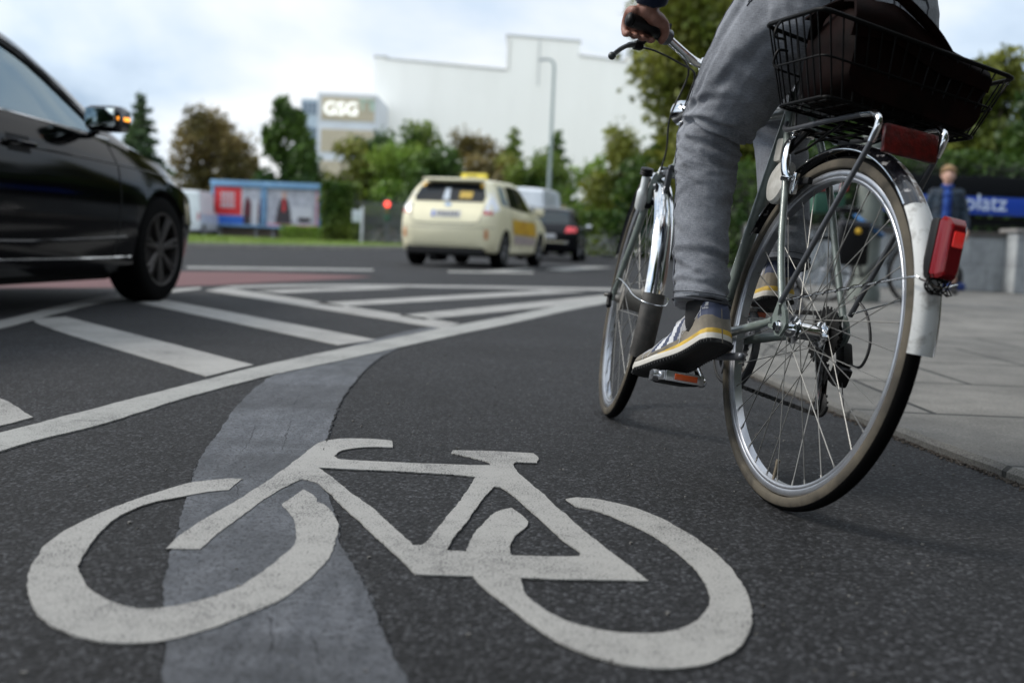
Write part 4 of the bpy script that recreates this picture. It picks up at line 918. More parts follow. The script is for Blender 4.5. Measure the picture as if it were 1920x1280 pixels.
# rear brake: caliper arm, pad, lock disc
q = V((.165, .045, .652))
b = MB(); b.lathe([(0, .016), (.030, .014), (.043, .008), (.047, 0), (.045, -.012), (0, -.014)], V((.178, .040, .640)), (.1, 1, .12), 36); b.box((.20, .038, .708), (.03, .02, .05), bev=.006); b.build('ring_lock', smat('lock_cream', (.42, .41, .38), .45, col2=(.30, .29, .26), vscale=30), bike)
b = MB(); b.tube(catmull([V((.150, .020, .742)), V((.150, .050, .722)), V((.138, .060, .690)), V((.128, .058, .655)), V((.120, .050, .640))], 5), [.008] * 21, 10, flat=(.7, 1.2)); b.box((.100, .046, .632), (.016, .010, .044), bev=.003); b.box((.100, .052, .632), (.008, .002, .030)); b.tube([(.118, .068, .640), (.116, .020, .640)], .005, 8)
b.box((.142, .030, .742), (.020, .05, .022), bev=.005); b.build('rear_brake', M['chrome'], bike, smooth=40)
b = MB(); b.box((.095, .030, .640), (.055, .012, .014), bev=.003); b.build('brake_pad', M['black'], bike)
b = MB(); b.tube([(.16, .045, .70), (.118, .030, .745)], .007, 8); b.build('brake_pivot', M['black'], bike)
b = MB(); b.tube(catmull([V((.165, .034, .735)), V((.18, .036, .79)), V((.24, .034, .835)), V((.40, .02, .835)), V((.78, .018, .84)), V((.84, .04, .88))], 6), .0025, 8); b.build('brake_cable', M['cable'], bike)
# rear rack
RZ = .742
b = MB()
for s in (1, -1):
    b.tube(catmull([V((.200, s * .040, .765)), V((.150, s * .060, RZ)), V((.0, s * .066, RZ)), V((-.145, s * .066, RZ)), V((-.180, s * .066, RZ - .004)), V((-.196, s * .066, .720)), V((-.185, s * .066, .690)), V((-.10, s * .072, .55)), dropL * 1 if False else V((.000, s * .076, .392))], 6), .0054, 12)
b.build('rear_rack', M['steel'], bike, smooth=60)
for s in (1, -1):
    b = MB(); b.tube(catmull([V((-.140, s * .066, RZ + .001)), V((-.180, s * .066, RZ - .002)), V((-.1975, s * .066, .722)), V((-.186, s * .066, .690))], 5), .0066, 12)
    b.build('rack_bend', M['chrome'], bike, smooth=60)
b = MB()
for x_ in (-.14, -.09, -.04, .01, .06, .11, .15): b.tube([V((x_, .064, RZ)), V((x_, -.064, RZ))], .003, 8)
b.tube([V((-.17, .02, RZ - .004)), V((.16, .02, RZ - .004))], .0028, 8); b.tube([V((-.17, -.02, RZ - .004)), V((.16, -.02, RZ - .004))], .0028, 8)
for s in (1, -1): b.tube([V((-.06, s * .055, RZ - .004)), V((.10, s * .035, .705)), V((.155, s * .03, .700))], .0028, 8)
b.build('rack_platform', M['wire'], bike, smooth=60)
b = MB(); b.box((-.193, -.004, .700), (.012, .108, .052), bev=.005, rot=Matrix.Rotation(R(10), 3, 'Y')); b.build('rack_reflector', M['reflector'], bike)
# tail light on the white mudguard
tl0 = V((-.360, -.004, .518)); rt = Matrix.Rotation(R(0), 3, 'Y')
rg = []
for x_, hw_, z0_, z1_ in ((.014, .0165, -.047, .045), (.005, .018, -.050, .050), (-.010, .018, -.050, .047), (-.018, .015, -.046, .040), (-.021, .012, -.042, .034)):
    rg.append([tl0 + rt @ V((x_, hw_ * a_, z_)) for a_, z_ in ((-1, z0_ + .006), (-.8, z0_), (.8, z0_), (1, z0_ + .006), (1, z1_ - .006), (.8, z1_), (-.8, z1_), (-1, z1_ - .006))])
b = MB(); b.ring_loft(rg, m=0); tl = b.build('tail_light', [M['tail_red']], bike, smooth=25)
b = MB(); b.box(tl0 + rt @ V((-.0205, -.001, .014)), (.006, .020, .026), bev=.003, rot=rt); b.build('bulb_window', M['tail_hot'], tl)
b = MB(); b.box(tl0 + rt @ V((.020, 0, -.003)), (.022, .040, .100), bev=.006, rot=rt); b.build('light_housing', M['black'], tl)
# wire basket on the rack
bt = [V((-.172, .200, .892)), V((-.172, -.200, .862)), V((.045, -.205, .862)), V((.045, .200, .902))]
bb_ = [V((-.150, .150, .755)), V((-.150, -.160, .748)), V((.030, -.160, .750)), V((.030, .150, .757))]
def ringpts(c4, r=.02):
    o_ = []
    for i in range(4):
        p, q, n_ = c4[i - 1], c4[i], c4[(i + 1) % 4]; a = q + (p - q).normalized() * r; c = q + (n_ - q).normalized() * r; o_ += [a, a.lerp(q, .6).lerp(c, .2), c.lerp(q, .6).lerp(a, .2), c]
    return o_
b = MB(); b.tube(ringpts(bt), .0042, 10, closed=True); b.tube(ringpts([p.lerp(q, .52) for p, q in zip(bt, bb_)]), .0022, 8, closed=True); b.tube(ringpts(bb_), .0032, 8, closed=True)
cnt = (15, 8, 15, 8)
for s in range(4):
    p0, p1, q0, q1 = bt[s], bt[(s + 1) % 4], bb_[s], bb_[(s + 1) % 4]
    for i in range(cnt[s]):
        t = (i + .6) / (cnt[s] + .2); b.tube([p0.lerp(p1, t), q0.lerp(q1, t)], .00165, 6)
for i in range(9):
    t = (i + .5) / 9; b.tube([bb_[0].lerp(bb_[1], t), bb_[3].lerp(bb_[2], t)], .00165, 6)
for i in range(5):
    t = (i + .5) / 5; b.tube([bb_[0].lerp(bb_[3], t), bb_[1].lerp(bb_[2], t)], .00165, 6)
bsk = b.build('basket', M['wire'], bike, smooth=60)
b = MB(); b.tube(catmull([V((-.04, .196, .862)), V((-.04, .215, .862)), V((-.04, .215, .880)), V((-.03, .205, .893))], 4), .0026, 8); b.tube(catmull([V((-.05, .19, .84)), V((-.055, .21, .835)), V((-.05, .212, .812)), V((-.06, .205, .802))], 4), .0026, 8); b.build('hook', M['wire'], bsk)

# leather bag standing in the basket
bag = empty('shoulder_bag', POSE); tag(bag, 'dark brown leather bag standing in the black wire basket', 'bag')
def rrect(hw, hz, r, n=5):
    o_ = []
    for cx2, cz2, a0 in ((hw - r, hz - r, 0), (-hw + r, hz - r, PI / 2), (-hw + r, -hz + r, PI), (hw - r, -hz + r, 1.5 * PI)):
        for i in range(n): a = a0 + i * PI / 2 / (n - 1); o_.append((cx2 + r * math.cos(a), cz2 + r * math.sin(a)))
    return o_
rings = []
for i in range(9):
    t = i / 8; x = -.160 + t * .175; sc = 1 - .10 * abs(2 * t - 1) ** 3; rr_ = rrect(.158 * sc, .085 * sc, .035)
    rings.append([V((x, -.022 + p[0], .838 + p[1] - .10 * (p[0]) * (-.55))) + noise.noise_vector(V((p[0] * 14, p[1] * 14, t * 3))) * .006 for p in rr_])
b = MB(); b.ring_loft(rings); b.build('bag_body', M['leather'], bag, smooth=60)
b = MB(); fl = []
for i in range(13):
    t = i / 12; y = .135 - t * .30
    fl.append([V((x, y, z + .055 * y + .006 * math.sin(y * 30))) for x, z in ((-.168, .86), (-.172, .895), (-.160, .925), (-.10, .936), (-.03, .934), (.02, .925), (.02, .921), (-.03, .929), (-.10, .931), (-.155, .920), (-.166, .893), (-.163, .86))])
b.ring_loft(fl); b.build('flap', M['leather'], bag, smooth=60)
b = MB(); b.tube(catmull([V((-.02, .13, .88)), V((-.07, .145, .915)), V((-.13, .115, .935)), V((-.15, .07, .952)), V((-.16, .03, .945)), V((-.165, -.03, .925)), V((-.15, -.09, .900))], 6), .011, 8, flat=(.25, 1)); b.build('strap', M['leather'], bag, smooth=60)
for o_ in bag.children:
    for v in o_.data.vertices:
        v.co.y = v.co.y if v.co.y > 0 else v.co.y * .93
        if v.co.z > .78: v.co.z -= .30 * max(0, .05 - v.co.y) * (v.co.z - .78) / .15
# ------------------------------------------------------------------ the rider (same local axes as the bicycle)
def folds(p, n_, amp_list):
    a = 0
    for (c, rad, amp, fx, fz) in amp_list:
        d = (p - V(c)).length / rad
        if d < 1.6:
            m_ = math.exp(-d * d * 1.3); q = V((p.x * fx + p.z * fz * .25, p.y * fx, p.z * fz - p.x * fz * .3)); a += amp * m_ * ((.55 - 1.6 * abs(noise.noise(q))) + .35 * noise.noise(q * 2.3))
    return a
CR = [  # creases: (u, v) of the middle, tilt, amplitude, width, half length, side of the body (+1 left leg, -1 right leg)
 (.25, .690, .55, .0075, .0075, .13, 1), (.27, .712, .30, .0085, .0080, .13, 1), (.29, .738, .02, .0075, .0075, .12, 1), (.33, .765, -.22, .0055, .0090, .12, 1), (.30, .668, .75, .0050, .0080, .11, 1), (.34, .64, .95, .0040, .010, .10, 1),
 (.24, .395, -.18, .0050, .0080, .10, 1), (.27, .425, .22, .0055, .0090, .11, 1), (.26, .462, -.35, .0040, .0100, .10, 1), (.31, .50, .50, .0035, .011, .09, 1), (.34, .57, -.7, .0030, .012, .08, 1),
 (.20, .84, -.75, .0045, .013, .12, 1), (.24, .89, -.95, .0045, .014, .12, 1), (.30, .80, -1.2, .0035, .012, .09, 1),
 (.55, .80, .4, .006, .009, .12, -1), (.56, .83, .1, .006, .009, .12, -1), (.41, .53, .2, .004, .009, .10, -1), (.43, .57, -.3, .004, .010, .10, -1)]
def creases(p):
    a = 0
    for u, v, k, amp, w_, hl, sd in CR:
        if p.y * sd < .02: continue
        d = p.z - (v + k * (p.x - u) + .006 * noise.noise(V((p.x * 22, p.y * 22, v * 50))) + .16 * (p.y * sd - .13)); l = (p.x - u) / hl
        if abs(d) < w_ * 3.2 and abs(l) < 1.5: a += amp * (-math.exp(-(d / w_) ** 2) + .7 * math.exp(-((d - w_ * 1.5) / (w_ * .9)) ** 2)) * math.exp(-l * l * 1.2)
    return a
hipL, hipR = V((.165, .092, .975)), V((.165, -.092, .975))
kneeL, kneeR = V((.372, .130, .722)), V((.575, -.122, .862))
ankL, ankR = V((.248, .124, .330)), V((.405, -.122, .462))
rider = blob('person', [
    [(hipL, .085), (kneeL, .05), (V((.325, .130, .53)), .045), (ankL, .027), (V((.235, .118, .296)), .022)],
    [(hipR, .085), (kneeR, .05), (V((.49, -.122, .67)), .045), (ankR, .030), (V((.42, -.118, .430)), .026)],
    [(V((.17, .05, .99)), .10), (V((.20, .05, 1.12)), .10), (V((.33, .06, 1.30)), .10), (V((.42, .06, 1.40)), .08)],
    [(V((.17, -.05, .99)), .10), (V((.20, -.05, 1.12)), .10), (V((.33, -.06, 1.30)), .10), (V((.42, -.06, 1.40)), .08)],
    [(V((.42, .02, 1.42)), .06), (V((.47, 0, 1.50)), .052), (V((.50, 0, 1.56)), .055)],
    [(V((.505, 0, 1.60)), .070), (V((.50, 0, 1.64)), .088), (V((.495, 0, 1.68)), .078)], [(V((.545, 0, 1.56)), .045), (V((.56, 0, 1.60)), .055), (V((.55, 0, 1.66)), .06)],
    [(V((.585, 0, 1.64)), .008), (V((.612, 0, 1.61)), .013)], [(V((.605, .018, 1.575)), .006), (V((.608, 0, 1.573)), .009), (V((.605, -.018, 1.575)), .006)],
    [(V((.495, .085, 1.62)), .012), (V((.485, .09, 1.65)), .018)], [(V((.495, -.085, 1.62)), .012), (V((.485, -.09, 1.65)), .018)],
    [(V((.43, .17, 1.41)), .05), (V((.42, .31, 1.21)), .040), (V((.56, .275, 1.10)), .034), (V((.600, .258, 1.045)), .027), (V((.595, .262, 1.022)), .027)],
    [(V((.43, -.17, 1.41)), .05), (V((.45, -.33, 1.21)), .040), (V((.57, -.30, 1.10)), .034), (V((.615, -.268, 1.04)), .027), (V((.615, -.262, 1.02)), .027)],
  ] + [[(V((.592, s * (.228 + .0215 * k), 1.016)), .0135), (V((.622 + o, s * (.230 + .0215 * k), 1.019)), .0125), (V((.640 + o, s * (.230 + .0215 * k), .996)), .0098), (V((.632 + o, s * (.230 + .021 * k), .972)), .0092), (V((.608 + o, s * (.230 + .021 * k), .9655)), .0084)] for s, o in ((1, 0), (-1, .02)) for k in range(4)]
    + [[(V((.585, s * .245, 1.01)), .018), (V((.592, s * .215, 1.004)), .014), (V((.592 + .012, s * .202, .985)), .0105), (V((.615, s * .204, .970)), .009)] for s in (1, -1)],
    .0042, M['skin'], smooth_it=3)
rider.matrix_world = POSE
tag(rider, 'person riding the city bicycle in grey jeans, navy jacket and beige trainers', 'person')
jf = [((.375, .13, .70), .11, .012, 12, 60), ((.26, .13, .42), .10, .006, 13, 36), ((.25, .10, .88), .20, .007, 7, 18), ((.33, .13, .56), .14, .004, 10, 26), ((.57, -.12, .83), .10, .006, 14, 60), ((.42, -.12, .54), .08, .004, 16, 46), ((.10, 0, 1.0), .22, .003, 9, 26)]
jeans = blob('jeans', [
    [(V((.250, .126, .362)), .0605), (V((.262, .127, .392)), .0580), (V((.318, .130, .52)), .0595), (V((.352, .131, .63)), .0640), (V((.368, .130, .705)), .070), (V((.362, .128, .745)), .076), (V((.318, .121, .81)), .088), (V((.255, .110, .90)), .101), (V((.175, .090, .985)), .113), 'a'],
    [(V((.402, -.122, .487)), .0600), (V((.412, -.122, .52)), .058), (V((.46, -.122, .63)), .060), (V((.53, -.122, .77)), .064), (V((.570, -.122, .850)), .074), (V((.50, -.115, .885)), .086), (V((.34, -.105, .93)), .100), (V((.17, -.092, .985)), .113), 'a'],
    [(V((.125, .075, .985)), .108), (V((.15, .068, 1.06)), .105), (V((.175, .06, 1.10)), .098)],
    [(V((.125, -.085, .985)), .112), (V((.15, -.075, 1.06)), .107), (V((.175, -.06, 1.10)), .098)],
    [(V((.22, .05, 1.02)), .09), (V((.22, -.05, 1.02)), .09)]],
    .0044, M['jeans'], rider, disp=lambda p, q: folds(p, q, jf) + creases(p), smooth_it=4)
def bvh_of(o):
    me = o.data; return BVHTree.FromPolygons([v.co[:] for v in me.vertices], [p.vertices[:] for p in me.polygons])
jb = bvh_of(jeans)
def seam(pts, push, name='seam', r=.0016, mat=None, par=None, bv=None, dash=False):
    P = []
    for p in catmull(pts, 10):
        h = (bv or jb).find_nearest(p + V(push))
        if h[0] is not None: P.append(h[0] + h[1] * r * .25)
    b = MB()
    if dash:
        for i in range(0, len(P) - 1, 2): b.tube([P[i], P[i + 1]], r, 6)
    else: b.tube(P, r, 6)
    return b.build(name, mat or M['seam'], par or jeans, smooth=60)
seam([V((.165, .24, 1.085)), V((.115, .24, 1.055)), V((.09, .24, 1.02)), V((.105, .24, .985)), V((.145, .24, .955))], (0, 0, 0), 'pocket_seam', r=.0014)
seam([V((.18, .24, 1.08)), V((.13, .24, 1.05)), V((.105, .24, 1.02)), V((.12, .24, .992)), V((.15, .24, .967))], (0, 0, 0), 'pocket_seam', r=.0009)
# outer side seam of the left leg, pocket edges, hems
seam([V((.285, .185, .36)), V((.335, .19, .48)), V((.375, .19, .60)), V((.395, .19, .67)), V((.405, .19, .735)), V((.385, .185, .80)), V((.335, .19, .88)), V((.275, .20, .95)), V((.20, .20, 1.06))], (0, 0, 0), r=.0019)
seam([V((.24, .30, .36)), V((.31, .30, .52)), V((.36, .30, .70)), V((.31, .30, .82)), V((.22, .30, .93))], (.045, 0, 0), r=.0008, mat=M['jeans'])
for y_, s in ((.075, 1), (-.085, -1)):
    pc = [V((-.10, y_ + .055, 1.055)), V((-.10, y_ + .05, .975)), V((-.10, y_, .945)), V((-.10, y_ - .05, .975)), V((-.10, y_ - .055, 1.055)), V((-.10, y_ + .055, 1.055))]
    seam(pc, (0, 0, 0), 'pocket_seam', r=.0013); seam([p + (V((0, y_, 1.01)) - V((0, p.y, p.z))) * .09 for p in pc], (0, 0, 0), 'pocket_seam', r=.0009)
seam([V((-.1, 0, 1.12)), V((-.08, 0, 1.0)), V((0, 0, .90))], (0, 0, 0)); seam([V((-.1, .16, 1.10)), V((-.1, .08, 1.085)), V((-.1, 0, 1.075)), V((-.1, -.08, 1.085)), V((-.1, -.16, 1.10))], (0, 0, 0))
for c_, r_, t_ in ((V((.250, .126, .3635)), .0612, V((.12, 0, 1))), (V((.402, -.122, .4885)), .0605, V((.25, 0, 1)))):
    t_ = t_.normalized(); u_ = t_.orthogonal().normalized(); w_ = t_.cross(u_); b = MB()
    for dz, rr_ in ((.001, .0022), (.016, .0010)):
        b.tube([c_ + t_ * dz + (u_ * math.cos(a) + w_ * math.sin(a)) * (r_ + .0005 + .0012 * math.sin(a * 3)) for a in [2 * PI * i / 40 for i in range(40)]], rr_, 6, closed=True)
    b.build('hem', M['seam'], jeans, smooth=60)
jacket = blob('jacket', [
    [(V((.135, .072, 1.062)), .118), (V((.20, .075, 1.16)), .115), (V((.31, .080, 1.30)), .118), (V((.41, .08, 1.40)), .09), 'a'],
    [(V((.130, -.078, 1.062)), .122), (V((.20, -.075, 1.16)), .115), (V((.31, -.080, 1.30)), .118), (V((.41, -.08, 1.40)), .09), 'a'],
    [(V((.25, .0, 1.10)), .10), (V((.36, .0, 1.28)), .10)], [(V((.41, .03, 1.44)), .075), (V((.445, 0, 1.48)), .068)],
    [(V((.42, .15, 1.41)), .072), (V((.425, .24, 1.32)), .062), (V((.42, .315, 1.21)), .054), (V((.52, .288, 1.125)), .049), (V((.582, .262, 1.072)), .044), (V((.600, .256, 1.050)), .043), 'b'],
    [(V((.42, -.15, 1.41)), .072), (V((.43, -.25, 1.32)), .062), (V((.45, -.335, 1.21)), .054), (V((.54, -.305, 1.125)), .047), (V((.60, -.275, 1.068)), .043), (V((.612, -.268, 1.05)), .042), 'b']],
    .0065, M['jacket'], rider, disp=lambda p, q: folds(p, q, [((.42, .31, 1.21), .10, .008, 14, 40), ((.58, .26, 1.07), .06, .004, 18, 50), ((.15, 0, 1.12), .25, .006, 8, 24), ((.42, -.31, 1.21), .10, .008, 14, 40)]), smooth_it=4)
hair = blob('hair', [[(V((.47, 0, 1.66)), .095), (V((.49, 0, 1.69)), .090), (V((.53, 0, 1.70)), .07)], [(V((.43, 0, 1.60)), .06), (V((.44, 0, 1.65)), .08)]], .008, smat('brown_hair', (.05, .03, .018), .7, col2=(.09, .055, .03), vscale=60, aniso=(1, 1, .2)), rider)
for c_ in ([(V((.236, .119, .283)), .037), (V((.242, .121, .33)), .0395), (V((.250, .123, .385)), .042)], [(V((.415, -.117, .42)), .036), (V((.412, -.119, .46)), .038), (V((.412, -.122, .515)), .040)]):
    b = MB(); b.tube([q[0] for q in c_], [q[1] for q in c_], 24, round_ends=False, flat=(1.12, .88), up=(1, 0, 0)); b.build('sock', M['sock'], rider, smooth=180)

suede = smat('beige_suede', (.175, .15, .112), .95, col2=(.115, .10, .076), vscale=25, sheen=.3, bump=.3, bscale=500, bdist=.0005)
greyf = smat('grey_nylon', (.27, .27, .28), .8, bump=.3, bscale=900, bdist=.0004); navy = smat('navy_suede', (.035, .045, .085), .8); whitef = smat('white_stripe', (.46, .47, .49), .7)
yellow = smat('yellow_midsole', (.48, .31, .03), .7, col2=(.34, .22, .025), vscale=30); offw = smat('white_midsole', (.48, .465, .42), .65, col2=(.45, .43, .39), vscale=20); outs = smat('black_outsole', (.012, .012, .012), .7, bump=.6, bscale=220, bdist=.001)
def shoe(sole, toe_y, side):
    """sole: four points under the foot from heel to toe; side = +1 when the outer flank is the left one"""
    n = 72; C = catmull(sole, 24); C = [C[int(i * (len(C) - 1) / n)] for i in range(n + 1)]
    lat0 = V((0, 1, 0)); rings = []; mt = []
    def lerp(tab, t):
        for (a, x), (c, y) in zip(tab, tab[1:]):
            if t <= c: k = (t - a) / (c - a); k = k * k * (3 - 2 * k); return x + (y - x) * k
        return tab[-1][1]
    HW = [(0, .0015), (.012, .015), (.035, .0245), (.07, .032), (.13, .037), (.40, .035), (.68, .047), (.86, .043), (.95, .031), (1, .010)]
    HH = [(0, .080), (.03, .094), (.10, .098), (.28, .084), (.38, .094), (.48, .090), (.62, .068), (.78, .052), (.92, .042), (1, .028)]
    SH = [(0, .030), (.35, .029), (.7, .022), (1, .020)]
    for i in range(n + 1):
        t = i / n; T = (C[min(i + 1, n)] - C[max(i - 1, 0)]).normalized(); lat = (lat0 - T * lat0.dot(T)).normalized(); N_ = T.cross(lat) * -1 if T.cross(lat).z < 0 else T.cross(lat)
        hw, hh, sh = lerp(HW, t), lerp(HH, t), lerp(SH, t); up_h = hh - sh
        half = [(0, 0), (.5, 0), (.85, 0), (1, .004), (1.03, .009), (1.05, .015), (1.03, .021), (1.0, sh), (.965, sh + .002)]
        for q in (.1, .2, .3, .4, .5, .6, .7, .8, .9, 1.0):
            w_ = .97 - .06 * q - (.30 + .5 * min(1, max(0, (t - .30) / .2))) * max(0, q - .5) ** 1.6
            if t > .5: w_ = math.sqrt(max(0, 1 - (q * .93) ** 2.2))
            half.append((w_, sh + up_h * q))
        half.append((0, hh + (.0 if t > .5 else -.004)))
        pts = [C[i] + lat * (x * hw) + N_ * z for x, z in half] + [C[i] - lat * (x * hw) + N_ * z for x, z in reversed(half[1:-1])]
        rings.append(pts)
    k = len(half); tot = len(rings[0]); b = MB(); b.v = [p for r in rings for p in r]
    def mat_of(t, j):
        if j >= k - 1: j = tot - 1 - j
        if j <= 3: return 5
        if j <= 5: return 4
        if j == 6: return 3 if t < .62 else 4
        if j == 7: return 3 if t < .56 else 0
        q = max(0, (j - 8) / 10.)
        if t > .80: return 0
        if t < .18 and q > .44: return 2
        if t < .36 and q > .82: return 2
        if t < .40 and q < .72 - 1.5 * max(0, t - .14): return 0
        if q < .18: return 0
        s_ = t + .10 * q
        if .46 < s_ < .72 and q < .85:
            return 2 if int((s_ - .46) / .052) % 2 == 0 else 6
        if s_ >= .72 and q < .5: return 0
        return 1
    for i in range(n):
        for j in range(tot):
            j2 = (j + 1) % tot; b.f.append((i * tot + j, i * tot + j2, (i + 1) * tot + j2, (i + 1) * tot + j)); b.m.append(mat_of((i + .5) / n, j))
    for i in (0, n): b.f.append(tuple(i * tot + j for j in range(tot))); b.m.append(0)
    o = b.build('shoe', [suede, greyf, navy, yellow, offw, outs, whitef], rider, smooth=50)
    bv = bvh_of(o)
    def S(t, q, sd): 
        i = int(t * n); j = 8 + q * 10; j0 = int(j); f = j - j0; r = rings[i]
        idx = lambda jj: jj if sd > 0 else (tot - jj) % tot
        return r[idx(j0)].lerp(r[idx(min(j0 + 1, k - 1))], f)
    for a_, c_ in (((.14, .52), (.14, 1.)), ((.40, .3), (.15, .74)), ((.80, .0), (.78, .95)), ((.44, .0), (.36, .95)), ((.74, .05), (.62, .9))):
        P = []
        for i in range(9):
            t_, q_ = a_[0] + (c_[0] - a_[0]) * i / 8, a_[1] + (c_[1] - a_[1]) * i / 8; h = bv.find_nearest(S(t_, q_, side)); P.append(h[0] + h[1] * .0004)
        bb = MB(); bb.tube(P, .0007, 5); bb.build('stitching', whitef, o, smooth=60)
    # tread blocks, laces
    bb = MB()
    for i in range(2, n - 1, 2):
        for sd in (1, -1):
            r = rings[i]; p = r[3] if sd > 0 else r[(tot - 3) % tot]; c0 = C[i]; bb.box(p.lerp(c0, .06), (.0028, .010, .006), rot=Matrix.Rotation(0, 3, 'Y'))
    bb.build('tread', outs, o, smooth=None)
    bb = MB()
    for i in range(5):
        t_ = .42 + i * .055; a_, c_ = S(t_, .86, 1), S(t_ + .02, .86, -1); m_ = rings[int(t_ * n)][k - 1] + V((0, 0, .004)); bb.tube(catmull([a_, m_, c_], 6), .0022, 6, flat=(.6, 1.4))
    bb.build('lace', greyf, o, smooth=60)
    # three leaf emblem and word on the heel patch
    bb = MB(); c0 = S(.075, .80, side); h = bv.find_nearest(c0); nn = h[1]; ex = (V((1, 0, -.45)) - nn * nn.dot(V((1, 0, -.45)))).normalized(); ez = nn.cross(ex); ez = ez if ez.z > 0 else -ez
    ex = ez.cross(nn) * 1; ex = ex if ex.x * side > -9 else ex
    # reading direction: seen from outside, left to right
    rd = ez.cross(nn).normalized() 
    def put(x, y, off=.0009):
        p = h[0] + rd * x + ez * y; g = bv.find_nearest(p + nn * .004); return g[0] + g[1] * off
    for ang in (-38, 0, 38):
        a = R(ang); L_ = .0075 if ang == 0 else .0072; vs = []
        for i in range(12):
            q = 2 * PI * i / 12; lx, ly = math.cos(q) * .0021, L_ * .5 + math.sin(q) * L_ * .5
            vs.append(put(lx * math.cos(a) + ly * math.sin(a), .0035 + ly * math.cos(a) - lx * math.sin(a)))
        bb.add(vs, [tuple(range(12))])
    for i in range(3): bb.add([put(-.0055, .0035 - i * .0014), put(.0055, .0035 - i * .0014), put(.0055, .0043 - i * .0014), put(-.0055, .0043 - i * .0014)], [(0, 1, 2, 3)])
    bb.build('emblem', whitef, o, smooth=None)
    tx = text_mesh('adidas', .0070, 0, whitef, 'wording', bold=.0001)
    for v in tx.data.vertices: v.co = put(v.co.x - .0105, v.co.y - .0062)
    tx.parent = o
    return o
shoe([V((.148, .108, .291)), V((.220, .120, .253)), V((.312, .140, .210)), V((.425, .160, .174))], 0, 1)
shoe([V((.348, -.108, .405)), V((.43, -.118, .392)), V((.545, -.138, .384)), V((.655, -.152, .392))], 0, -1)

# ------------------------------------------------------------------ cars
glass_dark = smat('dark_car_glass', (.006, .008, .010), .06, spec=.4)
tyre_m = M['rubber']; rim_m = smat('alloy_rim', (.35, .35, .36), .35, .9); rim_dark = smat('dark_rim', (.045, .04, .038), .4, .6)
well = smat('wheel_well', (.006, .006, .006), .9)
def car_wheel(parent, c, side, r, wd, spokes, rmat):
    """c centre, side +1 left"""
    c = V(c); ax = V((0, side, 0)); rr = r * .68
    b = MB(); b.lathe([(rr, -wd / 2), (r - .025, -wd / 2), (r - .005, -wd / 2 + .02), (r, -wd / 2 + .05), (r, wd / 2 - .05), (r - .005, wd / 2 - .02), (r - .03, wd / 2), (rr, wd / 2 - .005)], c, ax, 48, closed=True)
    t = b.build('wheel', tyre_m, parent, smooth=50)
    b = MB(); b.lathe([(rr + .004, wd / 2 - .012), (rr + .004, wd / 2 - .002), (rr - .012, wd / 2 - .006), (rr - .02, wd / 2 - .05), (rr - .03, 0), (0, -.01)], c, ax, 40)
    for i in range(spokes):
        a = 2 * PI * i / spokes + .2; d = V((math.cos(a), 0, math.sin(a)))
        for k in (-.10, .10):
            d2 = V((math.cos(a + k), 0, math.sin(a + k))); b.tube([c + ax * (wd / 2 - .03) + d * .05, c + ax * (wd / 2 - .012) + d2 * (rr - .01)], [.020, .014], 6, flat=(1, 1))
    b.lathe([(0, wd / 2 - .012), (.05, wd / 2 - .014), (.065, wd / 2 - .04)], c, ax, 20); b.build('rim', rmat, t, smooth=40)
    return t
